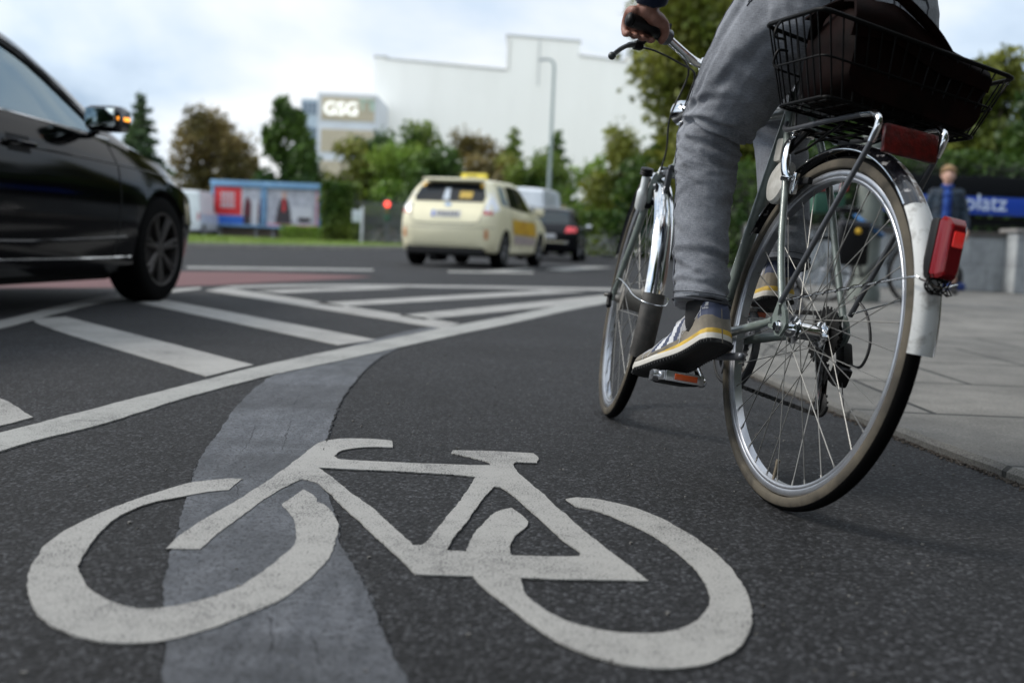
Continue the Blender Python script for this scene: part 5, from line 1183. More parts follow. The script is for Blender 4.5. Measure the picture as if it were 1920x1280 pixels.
def car(name, mw, st, L_, paint, wheels, wr, wd=.21, track=None, rims=None, spokes=5, arch=1.07, low=None, nseg=6):
    """st: stations (x, zbottom, ymax, zbelt, ybelt, ztop, ytop)"""
    root = empty(name, mw); P = []
    S = catmull([V((s[0], s[1], s[2])) for s in st], nseg); S2 = catmull([V((s[3], s[4], s[5])) for s in st], nseg); S3 = catmull([V((s[6], 0, 0)) for s in st], nseg); rings = []
    for a, c, d in zip(S, S2, S3):
        x, zb, ym = a; zl, yl, zt = c; yt = d.x
        h = zt - zl
        half = [(0, zb), (ym - .18, zb), (ym - .075, zb + .015), (ym - .035, zb + .06), (ym - .008, zb + .22), (ym + .004, zb + (zl - zb) * .55), (ym - .012, zl - (zl - zb) * .18), (yl + .012, zl - .035), (yl, zl), (yl + (yt - yl) * .35, zl + h * .35), (yl + (yt - yl) * .72, zl + h * .72), (yt, zt - min(.06, h * .2)), (yt - .05, zt - min(.025, h * .08)), (yt * .62, zt), (yt * .3, zt + .012), (0, zt + .016)]
        rings.append([V((x, y, z)) for y, z in half] + [V((x, -y, z)) for y, z in reversed(half[1:-1])])
    b = MB(); b.ring_loft(rings); body = b.build('body', [paint, well], root, smooth=32)
    ymx = max(s[2] for s in st)
    tk = track or ymx - .015
    cut = MB()
    for x in wheels:
        for s in (1, -1): cut.lathe([(0, ymx - .30 if s > 0 else -ymx - .05), (wr * arch, ymx - .30 if s > 0 else -ymx - .05), (wr * arch, ymx + .05 if s > 0 else -ymx + .30), (0, ymx + .05 if s > 0 else -ymx + .30)], (x, 0, wr), (0, 1, 0), 40)
    co = cut.build('cutter', [well], None, smooth=None); co.parent = root
    md = body.modifiers.new('arch', 'BOOLEAN'); md.object = co; md.operation = 'DIFFERENCE'; md.solver = 'EXACT'; md.material_mode = 'TRANSFER'
    finalize(body); me = co.data; bpy.data.objects.remove(co); body.data.shade_smooth(); body.data.set_sharp_from_angle(angle=R(32))
    for x in wheels:
        for s in (1, -1): car_wheel(root, (x, s * (tk - wd / 2), wr), s, wr, wd, spokes, rims or rim_m)
    bv = bvh_of(body)
    def decal(dname, poly, view, mat, off=.004, grid=.07, parent=None, thick=.0):
        pts = [V((p[0], p[1])) for p in poly]; n = len(pts); dense = []
        for i in range(n):
            a, c = pts[i], pts[(i + 1) % n]; k = max(1, int((c - a).length / grid))
            dense += [a.lerp(c, j / k) for j in range(k)]
        m_ = len(dense); edges = [(i, (i + 1) % m_) for i in range(m_)]
        x0, x1 = min(p.x for p in pts), max(p.x for p in pts); y0, y1 = min(p.y for p in pts), max(p.y for p in pts); inner = []
        def inside(p):
            r_ = False
            for i in range(m_):
                a, c = dense[i], dense[i - 1]
                if (a.y > p.y) != (c.y > p.y) and p.x < (c.x - a.x) * (p.y - a.y) / (c.y - a.y) + a.x: r_ = not r_
            return r_
        gx = x0 + grid / 2
        while gx < x1:
            gy = y0 + grid / 2
            while gy < y1:
                p = V((gx, gy))
                if inside(p) and min((p - q).length for q in dense) > grid * .35: inner.append(p)
                gy += grid
            gx += grid
        vs, _, fs, *_ = geometry.delaunay_2d_cdt(dense + inner, edges, [list(range(m_))], 1, 1e-5)
        out = []
        for p in vs:
            if view in ('R', 'L'):
                s = -1 if view == 'R' else 1; o_, d_ = V((p.x, s * 3, p.y)), V((0, -s, 0))
            elif view == 'B': o_, d_ = V((-3, p.x, p.y)), V((1, 0, 0))
            elif view == 'F': o_, d_ = V((L_ + 3, p.x, p.y)), V((-1, 0, 0))
            else: o_, d_ = V((p.x, p.y, 4)), V((0, 0, -1))
            h = bv.ray_cast(o_, d_)
            if h[0] is None: h = bv.find_nearest(o_ + d_ * 2.2)
            nn = h[1] if h[1].dot(d_) < 0 else -h[1]
            out.append(h[0] + nn * off)
        bb = MB(); bb.add(out, [tuple(f) for f in fs])
        if thick:
            N0 = len(out); bb.add([p - (nn * 0) for p in out], [])
            bb = MB(); bb.add(out, [tuple(f) for f in fs])
        return bb.build(dname, mat, parent or root, smooth=60)
    def line(dname, pts, view, r, mat, parent=None, lift=.0):
        P = []
        for p in catmull([V((q[0], q[1], 0)) for q in pts], 8):
            s = -1 if view == 'R' else 1
            if view in 'RL': o_, d_ = V((p.x, s * 3, p.y)), V((0, -s, 0))
            elif view == 'B': o_, d_ = V((-3, p.x, p.y)), V((1, 0, 0))
            else: o_, d_ = V((L_ + 3, p.x, p.y)), V((-1, 0, 0))
            h = bv.ray_cast(o_, d_)
            if h[0] is not None: P.append(h[0] - d_ * lift)
        bb = MB(); bb.tube(P, r, 6); return bb.build(dname, mat, parent or body, smooth=60)
    return root, body, decal, line, bv
def place(x, y, head):   # heading measured clockwise from straight ahead
    return Matrix.Translation((x, y, 0)) @ Matrix.Rotation(PI / 2 - head, 4, 'Z')
gap = smat('panel_gap', (.004, .004, .004), .8); bchrome = smat('car_chrome', (.7, .7, .7), .15, 1.)

# cream taxi
cream_p = smat('taxi_cream', (.68, .63, .43), .35, coat=.3, col2=(.65, .60, .41), vscale=2)
Hd = R(14)
taxi_mw = place(-1.24, 18.35, Hd)
st = [(0.0, .42, .62, .74, .60, .80, .56), (.06, .32, .76, .86, .72, .92, .66), (.16, .27, .83, 1.00, .79, 1.06, .70), (.32, .25, .875, 1.06, .83, 1.30, .68), (.52, .24, .885, 1.07, .845, 1.50, .64), (.85, .23, .888, 1.06, .85, 1.555, .64), (1.6, .22, .888, 1.02, .86, 1.575, .65), (2.4, .22, .888, .98, .86, 1.57, .64), (3.0, .22, .888, .96, .85, 1.45, .60), (3.5, .23, .885, .95, .83, 1.18, .62), (3.9, .24, .88, .93, .80, 1.00, .66), (4.25, .26, .84, .82, .74, .88, .60), (4.5, .30, .70, .66, .62, .72, .50), (4.6, .36, .50, .56, .46, .60, .36)]
taxi, tb, dec, lin, bv = car('taxi', taxi_mw, st, 4.6, cream_p, (.82, 3.60), .335, rims=smat('taxi_rim', (.12, .12, .12), .45, .6))
tag(taxi, 'cream estate taxi driving away with a yellow sign on its roof', 'taxi', 'cars on the junction')
dec('rear_window', [(-.62, 1.13), (.62, 1.13), (.64, 1.22), (.555, 1.46), (-.555, 1.46), (-.64, 1.22)], 'B', glass_dark)
b = MB(); b.box((.44, 0, 1.525), (.26, 1.08, .045), bev=.02, rot=Matrix.Rotation(R(-6), 3, 'Y')); b.build('spoiler', cream_p, taxi)
dec('window_sticker', [(.0, 1.16), (.12, 1.16), (.10, 1.36), (.02, 1.36)], 'B', smat('sticker_pale', (.45, .5, .55), .5), off=.009)
dec('window_sticker', [(-.40, 1.19), (-.17, 1.19), (-.17, 1.31), (-.40, 1.31)], 'B', smat('sticker_yellow', (.45, .30, .04), .5), off=.009)
for s in (1, -1): dec('window_sticker', [(s * .50, 1.39), (s * .57, 1.39), (s * .55, 1.46), (s * .50, 1.46)], 'B', smat('sticker_orange', (.6, .35, .03), .5), off=.009)
lamp_c = smat('clear_lamp', (.62, .64, .66), .12, coat=1.); lamp_r = smat('red_lamp', (.42, .015, .02), .15, coat=1.)
for s in (1, -1):
    dec('tail_light', [(s * .66, .93), (s * .80, .93), (s * .835, 1.12), (s * .76, 1.34), (s * .70, 1.34), (s * .68, 1.12)], 'B', lamp_c, off=.006)
    dec('tail_light', [(s * .67, .91), (s * .80, .91), (s * .80, .98), (s * .67, .98)], 'B', lamp_r, off=.012)
    dec('tail_light', [(.16, .95), (.36, 1.0), (.40, 1.06), (.42, 1.30), (.34, 1.30), (.22, 1.10)], 'L' if s > 0 else 'R', lamp_c, off=.006)
    dec('reflector', [(s * .70, .50), (s * .76, .50), (s * .76, .66), (s * .70, .66)], 'B', lamp_r if 0 else smat('bumper_reflector', (.5, .22, .1), .3), off=.006)
plate_m = smat('number_plate', (.50, .50, .50), .5, col2=(.34, .34, .35), vscale=12)
dec('number_plate', [(-.26, .86), (.26, .86), (.26, .97), (-.26, .97)], 'B', plate_m, off=.010)
dec('plate_band', [(.215, .86), (.26, .86), (.26, .97), (.215, .97)], 'B', smat('plate_blue', (.02, .08, .40), .5), off=.014)
for i in range(7): dec('plate_mark', [(-.22 + i * .058, .88), (-.185 + i * .058, .88), (-.185 + i * .058, .95), (-.22 + i * .058, .95)], 'B', smat('plate_dark', (.06, .06, .06), .5), off=.014, grid=.05)
dec('badge', [(-.05, 1.045), (.05, 1.045), (.06, 1.075), (.05, 1.105), (-.05, 1.105), (-.06, 1.075)], 'B', smat('badge_blue', (.3, .4, .55), .2, .6), off=.010, grid=.05)
lin('gap', [(-.66, 1.10), (-.62, .84), (-.50, .76), (0, .75), (.50, .76), (.62, .84), (.66, 1.10)], 'B', .006, gap); lin('gap', [(-.84, .70), (-.6, .69), (0, .685), (.6, .69), (.84, .70)], 'B', .004, gap)
b = MB(); b.box((.10, 0, .29), (.16, 1.40, .13), bev=.04); b.box((2.2, 0, .25), (3.6, 1.30, .12), bev=.03); b.build('underbody', well, taxi)
b = MB(); b.box((.55, .28, .20), (.5, .22, .22), bev=.05); b.box((.25, .25, .20), (.25, .12, .12), bev=.03); b.build('exhaust', well, taxi)
for v_ in ('R', 'L'):
    dec('side_window', [(.62, 1.12), (1.12, 1.08), (1.10, 1.44), (.80, 1.44)], v_, smat('bright_glass', (.30, .36, .40), .06, coat=1.))
    dec('side_window', [(1.17, 1.08), (1.98, 1.05), (1.98, 1.48), (1.30, 1.47)], v_, glass_dark)
    dec('side_window', [(2.03, 1.05), (3.08, 1.02), (2.80, 1.28), (2.45, 1.46), (2.03, 1.48)], v_, glass_dark)
    lin('gap', [(2.0, .34), (2.0, .70), (2.0, 1.48)], v_, .004, gap); lin('gap', [(3.12, .36), (3.14, .70), (3.08, 1.02)], v_, .004, gap); lin('gap', [(1.15, 1.06), (1.22, .8), (1.16, .62)], v_, .004, gap)
    dec('advert_panel', [(1.30, .62), (3.16, .58), (3.12, .86), (1.26, .88)], v_, smat('advert_yellow', (.52, .31, .02), .4, col2=(.40, .20, .02), vscale=5, vpos=(.5, .62)), off=.006)
    dec('advert_panel', [(1.40, .44), (3.10, .42), (3.10, .56), (1.36, .60)], v_, smat('advert_grey', (.25, .22, .22), .4, col2=(.45, .35, .33), vscale=9), off=.006)
    for x_ in (1.38, 2.35): dec('door_handle', [(x_, .93), (x_ + .2, .93), (x_ + .2, .965), (x_, .965)], v_, cream_p, off=.02)
for s in (1, -1):
    b = MB(); b.box((2.92, s * .98, 1.06), (.12, .20, .15), bev=.04); b.box((2.94, s * .89, 1.01), (.06, .10, .04), bev=.01); b.build('mirror', cream_p, taxi)
dec('windscreen', [(-.60, 1.05), (.60, 1.05), (.52, 1.46), (-.52, 1.46)], 'F', glass_dark)
ts = MB(); ts.box((1.72, 0, 1.655), (.16, .50, .125), bev=.045); ts.box((1.72, 0, 1.60), (.12, .40, .04)); tso = ts.build('roof_sign', smat('taxi_sign_yellow', (.72, .58, .05), .4), taxi)
o = text_mesh('TAXI', .095, .002, smat('taxi_letter', (.10, .09, .02), .5), 'letters', bold=.001); o.parent = tso; o.matrix_local = Matrix.Translation((1.638, .145, 1.625)) @ Matrix(((0, 0, -1, 0), (-1, 0, 0, 0), (0, 1, 0, 0), (0, 0, 0, 1)))

# black estate in front of it
blackp = smat('black_car_paint', (.003, .003, .004), .2, spec=.25, coat=.0, col2=(.005, .005, .006), vscale=2)
q = far_point(1022, 480, 28.6)
st2 = [(0.0, .40, .60, .72, .58, .78, .54), (.05, .30, .76, .84, .70, .90, .64), (.15, .27, .83, .92, .78, .98, .70), (.30, .25, .87, .96, .82, 1.18, .66), (.50, .24, .88, .97, .83, 1.38, .62), (.85, .23, .885, .96, .84, 1.44, .62), (1.6, .22, .885, .95, .84, 1.47, .62), (2.4, .22, .885, .93, .84, 1.45, .61), (2.9, .22, .885, .92, .84, 1.32, .60), (3.35, .23, .88, .92, .82, 1.02, .66), (3.8, .24, .87, .88, .78, .93, .66), (4.25, .26, .83, .78, .72, .84, .60), (4.5, .30, .70, .64, .60, .70, .50), (4.6, .36, .50, .54, .44, .58, .36)]
def estate(mw, label, st, paint, group='cars on the junction'):
    e_, eb, dec, lin, bv = car('estate_car', mw, st, 4.6, paint, (.85, 3.62), .32, rims=rim_m)
    tag(e_, label, 'car', group)
    dec('rear_window', [(-.60, 1.0), (.60, 1.0), (.55, 1.33), (-.55, 1.33)], 'B', smat('rear_glass', (.02, .03, .035), .1, spec=.4))
    for s in (1, -1):
        dec('tail_light', [(s * .50, .78), (s * .80, .79), (s * .80, .92), (s * .55, .93)], 'B', smat('lit_tail_lamp', (.45, .02, .03), .2, coat=.5, emit=(1, .06, .06), estr=.15), off=.006)
        b = MB(); b.box((2.85, s * .97, .98), (.11, .18, .13), bev=.04); b.box((2.87, s * .88, .94), (.05, .1, .04)); b.build('mirror', M['chrome'] if s < 0 else paint, e_)
        b = MB(); b.tube([(.7, s * .58, 1.475), (2.5, s * .58, 1.49)], .018, 8); b.build('roof_rail', bchrome, e_)
        v_ = 'L' if s > 0 else 'R'
        dec('side_window', [(.62, 1.02), (1.98, 1.0), (1.98, 1.36), (.85, 1.34)], v_, glass_dark); dec('side_window', [(2.03, 1.0), (2.98, .97), (2.45, 1.34), (2.03, 1.36)], v_, glass_dark)
        lin('gap', [(2.0, .34), (2.0, .7), (2.0, 1.36)], v_, .005, gap)
    dec('number_plate', [(-.26, .62), (.26, .62), (.26, .73), (-.26, .73)], 'B', plate_m, off=.010)
    dec('trim', [(-.60, .50), (.60, .50), (.60, .535), (-.60, .535)], 'B', bchrome, off=.012)
    return e_
est = estate(place(q.x, 28.6, R(7)), 'black estate car with red tail lights in front of the taxi', st2, blackp)
# a dark car parked facing the junction behind the front wheel
q = far_point(1232, 470, 42.0)
pc_ = car('parked_car', place(q.x + .4, 46.0, PI - R(4)), st2, 4.6, smat('dark_green_paint', (.012, .02, .022), .25, coat=.8), (.85, 3.62), .32)
tag(pc_[0], 'dark parked car seen through the front wheel spokes', 'car', 'cars on the junction')
for s in (1, -1): pc_[2]('headlight', [(s * .42, .62), (s * .70, .64), (s * .68, .78), (s * .45, .76)], 'F', smat('headlight_lit', (.8, .8, .75), .2, emit=(1, .97, .9), estr=.8), off=.01)
pc_[2]('windscreen', [(-.60, 1.0), (.60, 1.0), (.5, 1.36), (-.5, 1.36)], 'F', glass_dark)
pc_[2]('grille', [(-.35, .5), (.35, .5), (.38, .62), (-.38, .62)], 'F', gap, off=.01)
q = far_point(1385, 470, 50.0)
rp_ = car('parked_car', place(q.x, 50, PI / 2 + .2), st2, 4.6, smat('red_car_paint', (.35, .01, .015), .3, coat=.8), (.85, 3.62), .32); tag(rp_[0], 'red car glimpsed between the left leg and the seat tube', 'car', 'cars on the junction')
for v_ in 'RL': rp_[2]('side_window', [(.62, 1.02), (2.98, .97), (2.45, 1.34), (.85, 1.34)], v_, glass_dark)

# white vans
white_p = smat('van_white', (.62, .65, .68), .35, coat=.4, col2=(.55, .58, .61), vscale=1.5)
def van(mw, label, group='white vans'):
    st = [(0, .42, .80, 1.3, .84, 2.25, .78), (.04, .36, .90, 1.3, .92, 2.38, .84), (.3, .32, .93, 1.3, .94, 2.45, .84), (1.5, .30, .94, 1.3, .94, 2.47, .84), (2.9, .30, .94, 1.3, .94, 2.45, .83), (3.5, .30, .94, 1.25, .93, 2.20, .76), (3.9, .30, .94, 1.2, .90, 1.65, .78), (4.2, .30, .93, 1.1, .88, 1.28, .78), (4.6, .32, .86, .95, .80, 1.08, .66), (4.75, .36, .70, .8, .66, .86, .5)]
    v, vb, dec, lin, bv = car('delivery_van', mw, st, 4.75, white_p, (.85, 3.85), .34); tag(v, label, 'van', group)
    for s in (1, -1):
        v_ = 'L' if s > 0 else 'R'; dec('side_window', [(2.95, 1.36), (3.9, 1.30), (3.55, 1.85), (2.95, 1.95)], v_, glass_dark); dec('tail_light', [(s * .80, .9), (s * .88, .9), (s * .88, 1.3), (s * .80, 1.3)], 'B', lamp_r, off=.006)
        lin('gap', [(2.85, .4), (2.85, 1.2), (2.85, 2.2)], v_, .006, gap); lin('gap', [(1.6, .4), (1.6, 1.2), (1.6, 2.2)], v_, .006, gap)
    lin('gap', [(0, .5), (0, 1.2), (0, 2.3)], 'B', .006, gap); dec('number_plate', [(-.6, .6), (-.1, .6), (-.1, .7), (-.6, .7)], 'B', plate_m, off=.01); dec('windscreen', [(-.7, 1.3), (.7, 1.3), (.64, 2.0), (-.64, 2.0)], 'F', glass_dark)
    return v
q = far_point(352, 440, 56); van(place(q.x - .3, 56, R(-2)), 'white van partly hidden behind the black car wheel')
q = far_point(980, 440, 39); v2 = van(place(q.x - .15, 39, R(14)), 'white van just beyond the taxi windscreen')
q = far_point(1031, 400, 52); root = empty('loaded_trailer', Matrix.Translation((q.x, 52, 0))); tag(root, 'yellowish box trailer beyond the black estate car', 'trailer')
b = MB(); b.box((0, 0, 1.75), (1.45, 2.2, 1.1), bev=.05); b.build('cargo_box', smat('trailer_yellow', (.42, .36, .12), .6, col2=(.33, .28, .09), vscale=3, aniso=(1, 1, 6)), root)
b = MB(); b.box((0, 0, 1.12), (1.6, 2.5, .14)); b.box((0, 0, 2.33), (1.55, 2.3, .05), bev=.01)
for s in (1, -1): b.lathe([(0, -.09), (.30, -.09), (.32, 0), (.30, .09), (0, .09)], (s * .78, .2, .32), (1, 0, 0), 24)
b.box((0, .2, .45), (1.5, .1, .1)); b.box((0, .2, .78), (.1, .1, .6)); b.build('chassis', M['steel'], root)

# black saloon close on the left
HB = R(7.0); fw_ = road_point(306, 545)
WY = 7.0; q = far_point(305, 480, WY)
Lc = 4.92; fx = 4.02; tr = .93
st3 = [(0.0, .42, .55, .78, .52, .86, .46), (.07, .32, .76, .88, .70, .98, .60), (.25, .27, .87, .97, .82, 1.06, .70), (.7, .24, .93, 1.01, .87, 1.12, .72), (1.15, .22, .945, 1.045, .885, 1.30, .64), (1.65, .20, .945, 1.04, .89, 1.50, .60), (2.2, .19, .945, 1.03, .89, 1.56, .60), (2.75, .19, .945, 1.015, .89, 1.545, .60), (3.15, .19, .945, .995, .885, 1.435, .60), (3.55, .19, .945, .975, .875, 1.215, .62), (3.85, .20, .94, .945, .86, 1.045, .66), (4.25, .21, .93, .885, .82, .965, .66), (4.6, .24, .86, .78, .74, .85, .60), (4.82, .28, .72, .66, .60, .72, .48), (4.92, .34, .50, .54, .42, .58, .34)]
hx = V((math.sin(HB), math.cos(HB), 0)); rx = V((math.cos(HB), -math.sin(HB), 0))
org = V((q.x, WY, 0)) - rx * tr - hx * fx
saloon, sb, dec, lin, bv = car('saloon_car', Matrix.Translation(org) @ Matrix.Rotation(PI / 2 - HB, 4, 'Z'), st3, Lc, smat('glossy_black_paint', (.0008, .0008, .0011), .08, spec=.20), (1.12, fx), .345, wd=.235, track=tr, rims=rim_dark, spokes=7, arch=1.10, nseg=8)
tag(saloon, 'glossy black saloon car at the left with its amber mirror indicator lit', 'car', 'cars on the junction')
winF = [(2.16, 1.055), (3.34, 1.012), (3.32, 1.075), (3.04, 1.25), (2.72, 1.39), (2.32, 1.475)]
winR = [(1.18, 1.09), (2.08, 1.060), (2.22, 1.475), (2.00, 1.475), (1.60, 1.385)]
cut = MB()
for wn in (winF, winR): cut.prism(wn, lambda x, z, d: (x, -1.2 + d, z), 2.4)
cut2 = MB(); cut2.prism([(1.25, .70), (3.40, .70), (3.40, .985), (3.04, 1.29), (2.75, 1.44), (2.3, 1.49), (1.9, 1.46), (1.45, 1.30), (1.25, 1.12)], lambda x, z, d: (x, -.74 + d, z), 1.48)
cut3 = MB(); cut3.prism([(2.86, 1.28), (2.90, 1.62), (3.85, 1.25), (3.66, 1.02), (3.36, .982)], lambda x, z, d: (x, -.56 + d, z), 1.12)
co = cut.build('cutter', [well], None, smooth=None); co.parent = saloon
for c_ in (cut2.build('cutter', [well], None, smooth=None), cut3.build('cutter', [well], None, smooth=None), co):
    c_.parent = saloon; md = sb.modifiers.new('w', 'BOOLEAN'); md.object = c_; md.operation = 'DIFFERENCE'; md.solver = 'EXACT'; md.material_mode = 'TRANSFER'; finalize(sb); print('SALOON', len(sb.data.polygons))
for c_ in [o_ for o_ in list(scene.objects) if o_.name.startswith('cutter')]: bpy.data.objects.remove(c_); sb.data.shade_smooth(); sb.data.set_sharp_from_angle(angle=R(32))
gm = bpy.data.materials.new('tinted_glass'); gm.use_nodes = True; nt = gm.node_tree; nt.nodes.clear(); N = nt.nodes.new; L = nt.links.new
o_ = N('ShaderNodeOutputMaterial'); gl_ = N('ShaderNodeBsdfGlossy'); gl_.inputs['Roughness'].default_value = .02; gl_.inputs['Color'].default_value = (.72, .90, 1, 1); tr_ = N('ShaderNodeBsdfTransparent'); tr_.inputs[0].default_value = (.66, .82, .86, 1); fr_ = N('ShaderNodeFresnel'); fr_.inputs[0].default_value = 3.2; mx_ = N('ShaderNodeMixShader')
L(fr_.outputs[0], mx_.inputs[0]); L(tr_.outputs[0], mx_.inputs[1]); L(gl_.outputs[0], mx_.inputs[2]); L(mx_.outputs[0], o_.inputs[0])
rub = smat('window_rubber', (.008, .008, .008), .5)
for v_ in ('R', 'L'):
    for wn in (winF, winR):
        c_ = V((sum(p[0] for p in wn) / len(wn), sum(p[1] for p in wn) / len(wn)))
        dec('side_window', [tuple(V(p) + (V(p) - c_).normalized() * .02) for p in wn], v_, gm, off=-.006, grid=.08)
        lin('window_seal', [(p[0] + (p[0] - c_.x) * .02, p[1] + (p[1] - c_.y) * .04) for p in (wn[2:] + wn[:1])], v_, .011, rub)
    lin('chrome_strip', [(.9, 1.068), (1.6, 1.058), (2.2, 1.040), (2.8, 1.018), (3.40, .99)], v_, .009, bchrome)
    lin('roof_strip', [(.95, 1.16), (1.4, 1.37), (1.9, 1.49), (2.4, 1.50), (2.8, 1.42), (3.2, 1.22), (3.50, 1.03)], v_, .006, smat('strip_dark_chrome', (.25, .25, .26), .2, 1.))
    lin('sill_strip', [(1.55, .30), (2.4, .295), (3.2, .295), (3.60, .30)], v_, .008, bchrome)
    lin('gap', [(2.12, .30), (2.17, .55), (2.20, .75), (2.16, .93), (2.10, 1.02)], v_, .004, gap); lin('gap', [(3.38, .30), (3.42, .55), (3.42, .80), (3.36, .97)], v_, .004, gap); lin('gap', [(1.40, .50), (1.30, .75), (1.10, 1.02)], v_, .004, gap)
    lin('crease', [(.6, .86), (1.5, .88), (2.5, .87), (3.4, .85), (4.2, .82)], v_, .006, sb.data.materials[0]); lin('crease', [(1.5, .40), (2.5, .39), (3.5, .42)], v_, .012, sb.data.materials[0])
    s = -1 if v_ == 'R' else 1
    for x_ in (1.36, 2.28):
        b = MB(); b.tube(catmull([V((x_, s * .925, .885)), V((x_ + .03, s * .965, .885)), V((x_ + .12, s * .97, .88)), V((x_ + .21, s * .965, .88)), V((x_ + .24, s * .925, .88))], 4), .013, 10); b.build('door_handle', sb.data.materials[0], saloon)
        dec('handle_recess', [(x_ + .02, .84), (x_ + .22, .835), (x_ + .22, .92), (x_ + .02, .925)], v_, gap, off=.002)
    b = MB(); mxp = V((3.12, s * 1.02, 1.085))
    b.box(mxp, (.16, .22, .145), bev=.05, seg=3); b.tube([V((3.18, s * .88, 1.0)), V((3.15, s * .96, 1.035))], [.03, .022], 10, flat=(.7, 1)); mir = b.build('mirror', smat('mirror_black', (.005, .005, .006), .25, coat=.6), saloon)
    b = MB(); b.box(mxp + V((-.079, -s * .004, .002)), (.004, .175, .105), bev=.0015); b.build('mirror_glass', smat('mirror_silver', (.5, .55, .55), .03, 1.), mir)
    b = MB(); b.box(mxp + V((-.02, s * .102, .0)), (.10, .018, .022), bev=.005, rot=Matrix.Rotation(s * .25, 3, 'Z')); b.build('indicator', smat('indicator_amber', (.9, .30, .02), .2, emit=(1, .34, .03), estr=1.1 if s < 0 else 0.), mir)
dec('windscreen', [(-.60, 1.05), (.60, 1.05), (.54, 1.48), (-.54, 1.48)], 'F', gm, off=-.004)
seat_m = smat('car_seat', (.02, .02, .021), .8)
for s in (1, -1):
    b = MB(); b.box((2.30, s * .36, .78), (.50, .48, .16), bev=.05); b.box((2.02, s * .36, 1.00), (.14, .46, .56), bev=.05, rot=Matrix.Rotation(R(-16), 3, 'Y')); b.box((1.93, s * .36, 1.31), (.08, .24, .14), bev=.035); b.build('seat', seat_m, saloon)
b = MB(); b.box((3.15, 0, .90), (.34, 1.44, .12), bev=.04); b.build('dashboard', seat_m, saloon)
b = MB(); b.tube([V((2.88 + .06 * math.sin(a), .36 + .18 * math.cos(a), .98 + .17 * math.sin(a))) for a in [2 * PI * i / 24 for i in range(24)]], .015, 8, closed=True); b.build('steering_wheel', seat_m, saloon)
dec('rear_window', [(-.58, 1.18), (.58, 1.18), (.52, 1.46), (-.52, 1.46)], 'B', glass_dark)
for s in (1, -1):
    dec('headlight', [(s * .44, .62), (s * .74, .66), (s * .80, .76), (s * .46, .72)], 'F', lamp_c, off=.006); dec('tail_light', [(s * .40, .80), (s * .80, .80), (s * .80, .94), (s * .45, .92)], 'B', lamp_r, off=.006)
b = MB(); b.box((2.55, 0, .20), (2.3, 1.5, .10), bev=.03); b.build('underbody', well, saloon)

# ------------------------------------------------------------------ underground entrance with its blue name board
gx0, gy0 = 5.3, 16.3
root = empty('station_entrance', Matrix.Translation((gx0, gy0, .026))); tag(root, 'underground entrance with light tiled wall and blue platz board', 'station entrance')
tile = paving('wall_tiles', (.30, .315, .32), (.34, .355, .36), (.15, .16, .16), .62, .40, .006, 0, grain=120.)
tile_n = tile.node_tree
for nd in list(tile_n.nodes):
    if nd.type == 'MAPPING': nd.inputs['Rotation'].default_value = (R(90), 0, 0)
b = MB(); b.box((1.05, 0, .42), (2.1 - .0, .25, .84)); b.build('wall', tile, root, smooth=None)
b = MB(); b.box((2.70, -.25, .45), (1.18, .5, .90)); b.build('wall', tile, root, smooth=None)
b = MB(); b.box((-.9, .0, .42), (1.78, .25, .84)); b.build('wall', tile, root, smooth=None)
cpm = smat('dark_coping', (.06, .052, .045), .6)
b = MB(); b.box((.15, 0, .87), (3.9, .34, .055), bev=.01); b.build('coping', cpm, root)
b = MB(); b.box((2.70, -.25, .93), (1.26, .58, .055), bev=.01); b.build('coping', smat('pale_coping', (.22, .21, .20), .7), root)
sb_ = smat('sign_blue', (.005, .05, .36), .35, coat=.3)
b = MB(); b.box((1.72, .30, 1.31), (3.0, .10, .275), bev=.01); sgn = b.build('name_board', sb_, root)
o = text_mesh('platz', .35, .003, smat('sign_letter', (.62, .72, .85), .5), 'letters', bold=.002); o.parent = sgn; o.matrix_local = Matrix.Translation((1.60, .244, 1.245)) @ Matrix.Rotation(PI / 2, 4, 'X') @ Matrix.Diagonal((.98, 1, 1, 1))
b = MB()
for x_ in (.3, 1.75, 3.15): b.box((x_, .36, 1.0), (.07, .06, 1.45))
b.box((1.72, .36, 1.62), (3.1, .08, .30), bev=.01); b.box((1.72, .36, 1.07), (3.0, .04, .10)); b.build('sign_frame', smat('frame_black', (.004, .005, .006), .6, spec=.15), root)
b = MB(); b.box((1.3, 1.5, .45), (5.2, 2.4, .86)); b.build('stair_well', smat('stair_dark', (.012, .012, .013), .9), root)

# pole with a blue cable lock, bollard and parked bicycles
root = empty('lamp_pole', Matrix.Translation((3.62, 11.0, .026))); tag(root, 'thick grey green pole on the pavement behind the rear wheel', 'pole')
pm_ = smat('pole_paint', (.155, .175, .155), .6, col2=(.11, .125, .11), vscale=3, bump=.2, bscale=40)
b = MB(); b.lathe([(.16, 0), (.16, .10), (.135, .16), (.128, .9), (.115, 2.0), (.10, 4.5), (.0, 4.5)], (0, 0, 0), (0, 0, 1), 28); b.build('pole', pm_, root)
b = MB(); b.tube([V((.128 * 1.12 * math.cos(a), .128 * 1.12 * math.sin(a), .78 - .10 * math.cos(a + .4))) for a in [2 * PI * i / 28 for i in range(28)]], .022, 10, closed=True)
tag(b.build('cable_lock', smat('lock_blue', (.01, .13, .35), .45), None, smooth=60, mw=Matrix.Translation((3.62, 11.0, .026))), 'blue cable lock slung round the grey green pole', 'bicycle lock')
root = empty('marker_post', Matrix.Translation((3.72, 9.9, .026))); tag(root, 'short post with a yellow plate beside the grey green pole', 'post')
b = MB(); b.tube([(0, 0, 0), (0, 0, .36)], .02, 12); b.build('pole', M['steel'], root); b = MB(); b.box((0, -.025, .36), (.12, .03, .20), bev=.02); b.build('plate', smat('plate_yellow', (.66, .42, .02), .5), root)
